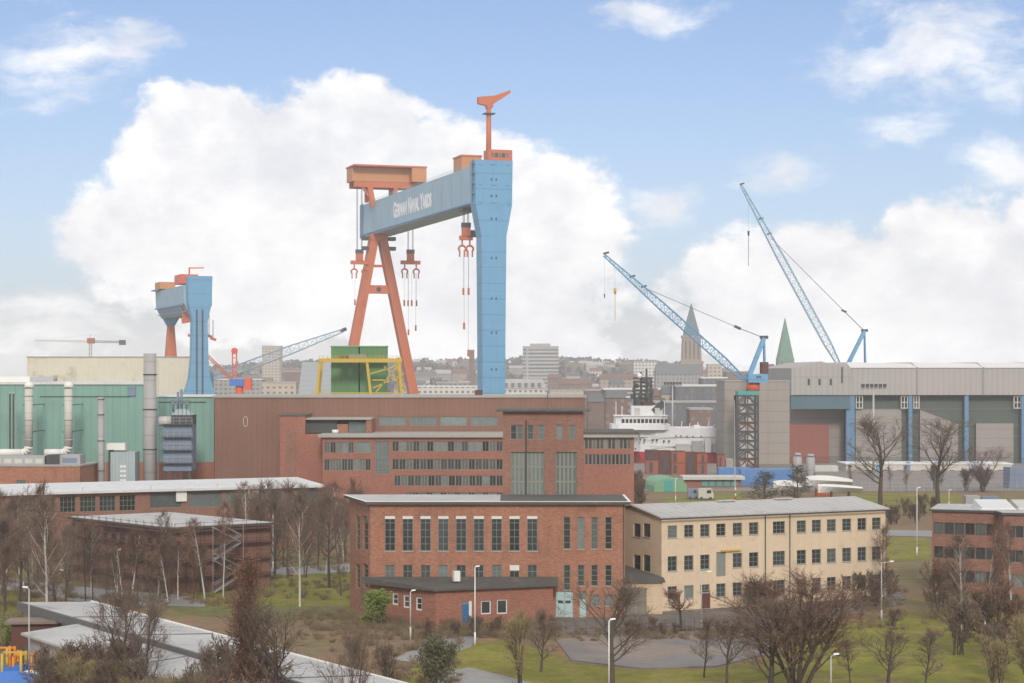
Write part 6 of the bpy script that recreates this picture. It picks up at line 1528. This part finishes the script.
proto('shrubred', 'bark', 'twigred', seed=12, H=3.0, stems=7, limbs=28, lim0=.12, ang=(22, 60), llen=.42, branches=6, twigs=6, fine=2, trunk_r=.035, tr=.015, trunk_top=.85)
proto('willow', 'bark', 'twigyellow', seed=13, H=6.5, stems=5, limbs=28, lim0=.12, ang=(15, 40), llen=.34, branches=7, twigs=6, fine=2, trunk_r=.06, tr=.015, trunk_top=.85)
proto('bush', 'bark', 'twig', 'leafgreen', seed=15, H=3.2, stems=6, limbs=30, lim0=.05, ang=(25, 65), llen=.40, branches=6, twigs=5, fine=0, trunk_r=.05, leafn=5, leafs=.085)
proto('evergreen', 'bark', 'twig', 'leafolive', seed=16, H=5, stems=6, limbs=36, lim0=.1, ang=(20, 50), llen=.34, branches=7, twigs=5, fine=1, trunk_r=.06, leafn=3, leafs=.09)
proto('conifer', 'bark', 'twig', 'leafdark', seed=17, H=9, limbs=34, lim0=.08, ang=(55, 82), llen=.34, branches=6, twigs=4, fine=0, trunk_r=.16, up=.05, shape='cone', trunk_top=1.0, leafn=2, leafs=.12)
proto('conifer2', 'bark', 'twig', 'leafdark', seed=18, H=9, limbs=30, lim0=.1, ang=(45, 80), llen=.40, branches=7, twigs=5, fine=0, trunk_r=.16, up=.08, shape='round', trunk_top=1.0, leafn=3, leafs=.12)
proto('pollard', 'bark', 'twigred', seed=19, H=5, limbs=16, lim0=.55, ang=(30, 75), llen=.34, branches=6, twigs=6, fine=2, trunk_r=.14, tr=.018)

_tr = random.Random(77)
def tree(key, px, pyb, pyt, label, name=None, cat='tree', group=None, wpx=None, rz=None, c=None):
    t, cr, lf, H, RM = PROTO[key]; c = c or gnd(px, pyb); h = (pyb - pyt) / FPX * c.y; s = h / H; wide = 1.0 if not wpx else max(.55, min(2.2, wpx / 2 / FPX * c.y / (RM * s)))
    nm = name or {'birch1': 'birch_tree', 'birch2': 'birch_tree', 'conifer': 'conifer_tree', 'conifer2': 'conifer_tree', 'shrub': 'bare_shrub', 'shrubred': 'bare_shrub', 'willow': 'willow_shrub', 'bush': 'leafy_bush', 'evergreen': 'evergreen_shrub'}.get(key, 'bare_tree')
    if cat == 'tree' and nm.split('_')[-1] in ('shrub', 'bush'): cat = nm.split('_')[-1]
    o = thing(nm, c, label, cat, group); o.scale = (s * wide, s * wide, s); o.rotation_euler.z = _tr.uniform(0, 6.28) if rz is None else rz
    for me, n_ in ((t, 'trunk'), (cr, 'crown'), (lf, 'foliage')):
        if me is not None: k = bpy.data.objects.new(n_, me); C.objects.link(k); k.parent = o
    return o

# trees one by one: kind, base px, base row, top row, label
for a in (
    ('birch1', 47, 634, 488, 'tall pale birch rising beside the brown garden shed', None, 'tree', None, 50),
    ('birch2', 158, 599, 508, 'slim white birch before the long scaffolded wall', None, 'tree', None, 30),
    ('birch2', 223, 598, 498, 'leaning white birch by the zigzag scaffold stairs', None, 'tree', None, 34),
    ('birch1', 300, 607, 486, 'white birch on the lawn beside the columnar rust tree', None, 'tree', None, 38),
    ('slim', 306, 578, 492, 'dark slim tree just behind the white lawn birch', None, 'tree', None, 40),
    ('open2', 329, 588, 486, 'dark trunked bare tree on the lawn nearest the brick hall', None, 'tree', None, 44),
    ('slim', 341, 596, 500, 'leaning bare tree close to the corner of the brick hall', None, 'tree', None, 36),
    ('spread2', 124, 728, 572, 'dark forked bare tree standing before the long pale roof', None, 'tree', None, 84),
    ('open', 146, 745, 588, 'smaller bare tree close beside the dark forked one', None, 'tree', None, 44),
    ('column', 250, 778, 545, 'columnar tree with rust red leaves clinging to it', None, 'tree', None, 36),
    ('open', 271, 784, 588, 'wide bare tree over the long pale roof next to the rust tree', None, 'tree', None, 98),
    ('spread1', 352, 802, 612, 'many-branched bare tree at the end of the long pale roof', None, 'tree', None, 62),
    ('pollard', 681, 631, 586, 'small pruned tree in front of the beige building', None, 'tree', None, 42),
    ('slim', 704, 678, 612, 'slim bare tree by the paved yard, next to the pruned tree', None, 'tree', None, 46),
    ('open2', 727, 690, 612, 'bare tree on the lawn between the slim one and the spreading ones', None, 'tree', None, 46),
    ('spread1', 771, 694, 586, 'broad bare tree overlapping the biggest one beside the yard', None, 'tree', None, 96),
    ('big', 798, 690, 566, 'biggest red-brown spreading tree with several trunks, before the beige building', None, 'tree', None, 140),
    ('slim', 850, 684, 636, 'small slender tree by the short lamp post on the lawn', None, 'tree', None, 36),
    ('open', 887, 692, 626, 'young bare tree on the open lawn beyond the short lamp post', None, 'tree', None, 62),
    ('slim', 925, 696, 630, 'thin young tree in the middle of the far lawn', None, 'tree', None, 50),
    ('open', 612, 692, 572, 'bare tree with low wide branches beside the tall white lamp post', None, 'tree', None, 84),
    ('spread2', 541, 672, 604, 'dark rounded bare tree behind the yellowish willow shrub', None, 'tree', None, 44),
    ('open', 880, 509, 409, 'tall bare tree on the grass before the grey shed, nearest the beige roof', None, 'tree', None, 66),
    ('open2', 938, 509, 412, 'tall bare tree on the grass before the grey shed, second from the beige roof', None, 'tree', None, 72),
    ('purple', 983, 492, 442, 'purplish bare tree by the fence below the grey shed', None, 'tree', None, 52),
    ('conifer', 765, 505, 470, 'dark loose conifer beside the blue tarpaulin', None, 'tree', None, 34),
    ('conifer', 798, 503, 463, 'dark pointed conifer between the white boats', None, 'tree', None, 28),
    ('conifer', 366, 520, 451, 'dark conifer against the ribbon windows of the offices', None, 'tree', None, 30),
    ('birch2', 984, 636, 520, 'white stemmed birch before the low brick office', None, 'tree', None, 44),
    ('birch1', 962, 632, 528, 'birch with fine brown twigs at the corner of the low brick office', None, 'tree', None, 40),
    ('birch2', 1012, 640, 516, 'birch at the outer end of the low brick office', None, 'tree', None, 44),
    ('thin', 884, 600, 520, 'thin reddish tree at the end wall of the beige building'),
    ('thin', 396, 520, 462, 'reddish bare tree against the office ribbon windows'),
    ('spread2', 612, 520, 455, 'brown rounded tree below the end of the office wing'),
    ('spread1', 598, 515, 462, 'brown tree touching the roof corner of the brick hall'),
    ('willow', 521, 690, 608, 'yellowish brown willow shrub by the path'),
    ('bush', 378, 626, 590, 'bright green leafy bush beside the brick annex'),
    ('evergreen', 435, 694, 634, 'dense olive evergreen shrub beside the path'),
    ('evergreen', 624, 512, 470, 'dark evergreen mass under the office wing'),
    ('shrub', 388, 682, 643, 'brown twiggy shrub between the pale roof and the green one'),
    ('bush', 10, 650, 618, 'slender green bush beside the playground'),
    ('evergreen', 95, 662, 631, 'dark green shrub at the end of the garden wall'),
): tree(*a)
# thickets: look-alike trees crowded together, sharing a label and group
rnd = random.Random(21)
def thicket(keys, n, x0, x1, y0, y1, h0, h1, label, group, **kw):
    for i in range(n):
        px, pb = rnd.uniform(x0, x1), rnd.uniform(y0, y1); c = gnd(px, pb); h = rnd.uniform(h0, h1)
        tree(rnd.choice(keys), px, pb, pb - h * FPX / c.y, label, group=group, c=c, **kw)
thicket(('thin', 'slim', 'birch1', 'open2'), 19, -8, 72, 566, 630, 8, 14, 'bare brown tree in the thicket before the white-roofed workshop', 'thicket beside the scaffolded block')
thicket(('thin', 'slim', 'birch2'), 17, 84, 210, 596, 604, 6, 10, 'bare tree of the row in front of the scaffolding', 'row of trees before the scaffolding')
thicket(('thin', 'spread2', 'slim', 'open2', 'birch2'), 20, 226, 348, 552, 580, 8.5, 13, 'bare brown tree in the dense copse between workshop and brick hall', 'copse between workshop and brick hall')
thicket(('thin', 'spread2', 'spread1'), 9, 336, 424, 505, 540, 7.5, 11.5, 'brown tree growing below the office ribbon windows', 'trees below the office wing')
thicket(('shrub', 'shrubred'), 9, 425, 500, 630, 642, 1.4, 2.4, 'bare shrub in the bed before the brick annex', 'shrubs before the annex')
thicket(('shrubred', 'thin', 'shrub'), 12, 855, 896, 585, 634, 2.2, 4.6, 'reddish bare shrub crowding the end of the beige building', 'shrubs at the end of the beige building')
thicket(('shrub', 'shrubred'), 10, 625, 762, 633, 638, 1.3, 2.0, 'low brown hedge bush along the yard road', 'hedge along the yard road')
thicket(('shrubred', 'thin', 'slim', 'shrub'), 10, 936, 1040, 588, 655, 3.5, 8, 'bare brown bush in the scrub before the low brick office', 'scrub before the brick office')
thicket(('shrub', 'willow', 'spread2'), 7, 980, 1045, 655, 700, 3.5, 7, 'brown twiggy bush at the edge of the far lawn', 'bushes at the edge of the lawn')
thicket(('shrub', 'shrubred'), 9, 884, 938, 512, 528, 2.2, 4, 'brown hedge shrub beyond the beige building', 'hedge beyond the beige building')
thicket(('shrub', 'thin', 'shrubred'), 9, 590, 662, 500, 516, 4, 8, 'brown tree in the scrub below the green tent', 'scrub below the green tent')
thicket(('shrub', 'shrubred'), 8, 740, 780, 604, 616, 2, 3.5, 'bare shrub against the beige building', 'shrubs against the beige building')
thicket(('shrub', 'thin'), 8, 845, 1000, 488, 492, 4, 7, 'brown shrub along the fence below the grey shed', 'shrubs along the fence')
thicket(('willow', 'shrub', 'shrubred', 'slim'), 24, 50, 140, 704, 745, 4.4, 6.6, 'brown twiggy shrub in the wild bank below the long pale roof', 'shrubs on the wild bank')
thicket(('shrubred', 'willow', 'spread2', 'shrub'), 24, 135, 250, 748, 805, 5.8, 8.6, 'tall brown shrub below the rust tree', 'tall shrubs below the rust tree')
# low undergrowth and leaf litter: one mass
um = MB(); rnd = random.Random(5)
def tuft(c, h):
    for k in range(26):
        a = rnd.uniform(0, 6.28); r = h * .5 * rnd.random(); p = c + Vector((math.cos(a) * r, math.sin(a) * r, -.05)); d = Vector((math.cos(a) * .5, math.sin(a) * .5, 1)) + Vector((rnd.uniform(-.4, .4), rnd.uniform(-.4, .4), 0))
        q = p + d.normalized() * h * rnd.uniform(.5, 1); seg(um, p, q, .016, .010, 3)
        for _ in range(2): e = p.lerp(q, rnd.uniform(.3, .9)); seg(um, e, e + Vector((rnd.uniform(-.4, .4), rnd.uniform(-.4, .4), rnd.uniform(.05, .5))) * h * .7, .011, .008, 3)
for n_, x0, x1, y0, y1, h in ((420, 20, 245, 700, 790, 1.6), (160, 300, 430, 612, 640, .8), (150, 420, 560, 620, 640, .9), (140, 610, 770, 628, 640, .6), (150, 925, 1040, 585, 645, .8), (80, 860, 905, 590, 630, .8), (60, 480, 600, 628, 642, .5), (220, -10, 75, 570, 650, 1.0), (160, 230, 350, 548, 600, .8), (140, 330, 460, 640, 700, .8), (100, 70, 260, 596, 606, .7)):
    for i in range(n_): tuft(gnd(rnd.uniform(x0, x1), rnd.uniform(y0, y1)), h * rnd.uniform(.5, 1.3))
tag(um.build('undergrowth', mat('dry_undergrowth', (.21, .155, .09), .95, .35, .4, .25, 2)), 'tangled brown winter undergrowth on the banks and beds', 'undergrowth', None, 'stuff')

# ================================================================ LAMPS AND MASTS
def lamp(px, pyb, pyt, label, dx=-1, m='lampgrey', arm=.9, group=None):
    c = gnd(px, pyb); h = (pyb - pyt) / FPX * c.y; t = thing('street_lamp', c, label, 'street lamp', group)
    mb = MB(); mb.tube(c, c + Zv * 1.3, .095, n=8); mb.tube(c + Zv * 1.3, c + Zv * (h - .1), .07, .045, n=8); mb.build('pole', M[m], t)
    a = c + Zv * (h - .1); b = a + Vector((dx * arm, 0, .12)); MB().tube(a, b, .045, n=6).build('arm', M[m], t)
    hd = MB(); e = b + Vector((dx * .42, 0, .04)); up = Vector((0, 0, 1)); w = Vector((0, .13, 0))
    hd.hexa([b - w - up * .02, e - w * .8, e + w * .8, b + w - up * .02] if dx > 0 else [e - w * .8, b - w - up * .02, b + w - up * .02, e + w * .8],
            [b - w * .8 + up * .11, e - w * .5 + up * .09, e + w * .5 + up * .09, b + w * .8 + up * .11] if dx > 0 else [e - w * .5 + up * .09, b - w * .8 + up * .11, b + w * .8 + up * .11, e + w * .5 + up * .09])
    hd.build('lamp_head', M['lampwhite'], t)
for a in ((475, 645.5, 567, 'white street lamp standing before the brick annex', 1, 'lampwhite', .05), (609, 706, 620, 'white street lamp on the lawn beside the low-branched bare tree', 1, 'lampwhite', .1),
          (831, 716, 655, 'short-looking lamp with pale head near the big spreading tree', 1, 'lampgrey', .2), (117.3, 597, 550, 'pale street lamp in front of the long scaffolded side', 1, 'lampwhite', .1),
          (66, 604, 570.5, 'grey street lamp by the road with its head turned to the thicket', -1, 'lampgrey', .3), (23.5, 592, 533.5, 'grey street lamp in the thicket before the workshop', 1, 'lampgrey', .1),
          (273, 571, 506.5, 'thin street lamp before the dense copse', 1, 'lampwhite', .1), (410.5, 640, 591, 'beige lamp post at the corner of the brick annex', 1, 'duct', .1), (337, 574, 513, 'grey street lamp in the copse beside the brick hall', 1, 'lampgrey', .3),
          (29, 700, 588, 'tall grey street lamp above the playground canopies', -1, 'lampgrey', .1), (701.5, 632, 572, 'thin grey lamp in front of the beige building', 1, 'lampgrey', .6), (881.5, 622, 562, 'grey lamp at the end wall of the beige building', 1, 'lampgrey', .9),
          (675.5, 502, 479, 'white lamp post on the grass in front of the green tent', 1, 'lampwhite', .05), (917, 556, 488, 'thin white lamp post on the strip of green', 1, 'lampwhite', .1),
          (949, 508, 490, 'short white lamp beside the grey container', 1, 'lampwhite', .1)): lamp(*a)
def flood(px, Y, pyt, wpx, label):
    c = Vector((K(px) * Y, Y, 0)); top = at(px, pyt, Y); t = thing('floodlight_mast', c, label, 'floodlight mast')
    MB().tube(c, top, .32, .2, n=8).build('pole', M['lampgrey'], t); w = wpx / 2 / FPX * Y
    mb = MB()
    for z in (0, 1.4): mb.beam(top + Vector((-w, 0, z)), top + Vector((w, 0, z)), .22)
    for k in range(5): x = -w + w * k / 2; mb.beam(top + Vector((x, 0, 0)), top + Vector((x, 0, 1.4)), .14)
    fr = mb.build('light_frame', M['steel'], t)
    for k in range(6): c2_ = top + Vector((-w + w * (k + .5) / 3, -.4, .7)); MB().box(c2_.x - .4, c2_.x + .4, c2_.y - .3, c2_.y + .1, c2_.z - .45, c2_.z + .45).build('floodlight', M['darksteel'], fr)
flood(873.5, 470, 388.5, 26, 'tall floodlight mast with a wide lamp frame before the grey shed')
flood(672.5, 620, 385.5, 18, 'floodlight mast with T-shaped head behind the ship wheelhouse')
c = gnd(735, 492); mk = thing('flag_pole', c, 'slender pale pole standing in front of the grey block', 'pole'); MB().tube(c, at(734.5, 400, c.y), .13, .06, n=7).build('pole', M['lampgrey'], mk); MB().tube(c, c + Zv * .5, .22, n=8).build('base', M['concrete'], mk)

# ================================================================ AIR
hzb = MB().box(-3600, 3600, -200, 4000, -1.0, 150); ho = tag(hzb.build('haze', bpy.data.materials.new('haze_air')), kind='stuff')
hm_ = ho.data.materials[0]; hm_.use_nodes = True; nt = hm_.node_tree; nt.nodes.clear()
pv = nt.nodes.new('ShaderNodeVolumePrincipled'); pv.inputs['Color'].default_value = (.985, .98, .975, 1); pv.inputs['Density'].default_value = HAZE; pv.inputs['Anisotropy'].default_value = .1
ou = nt.nodes.new('ShaderNodeOutputMaterial'); nt.links.new(pv.outputs[0], ou.inputs['Volume'])
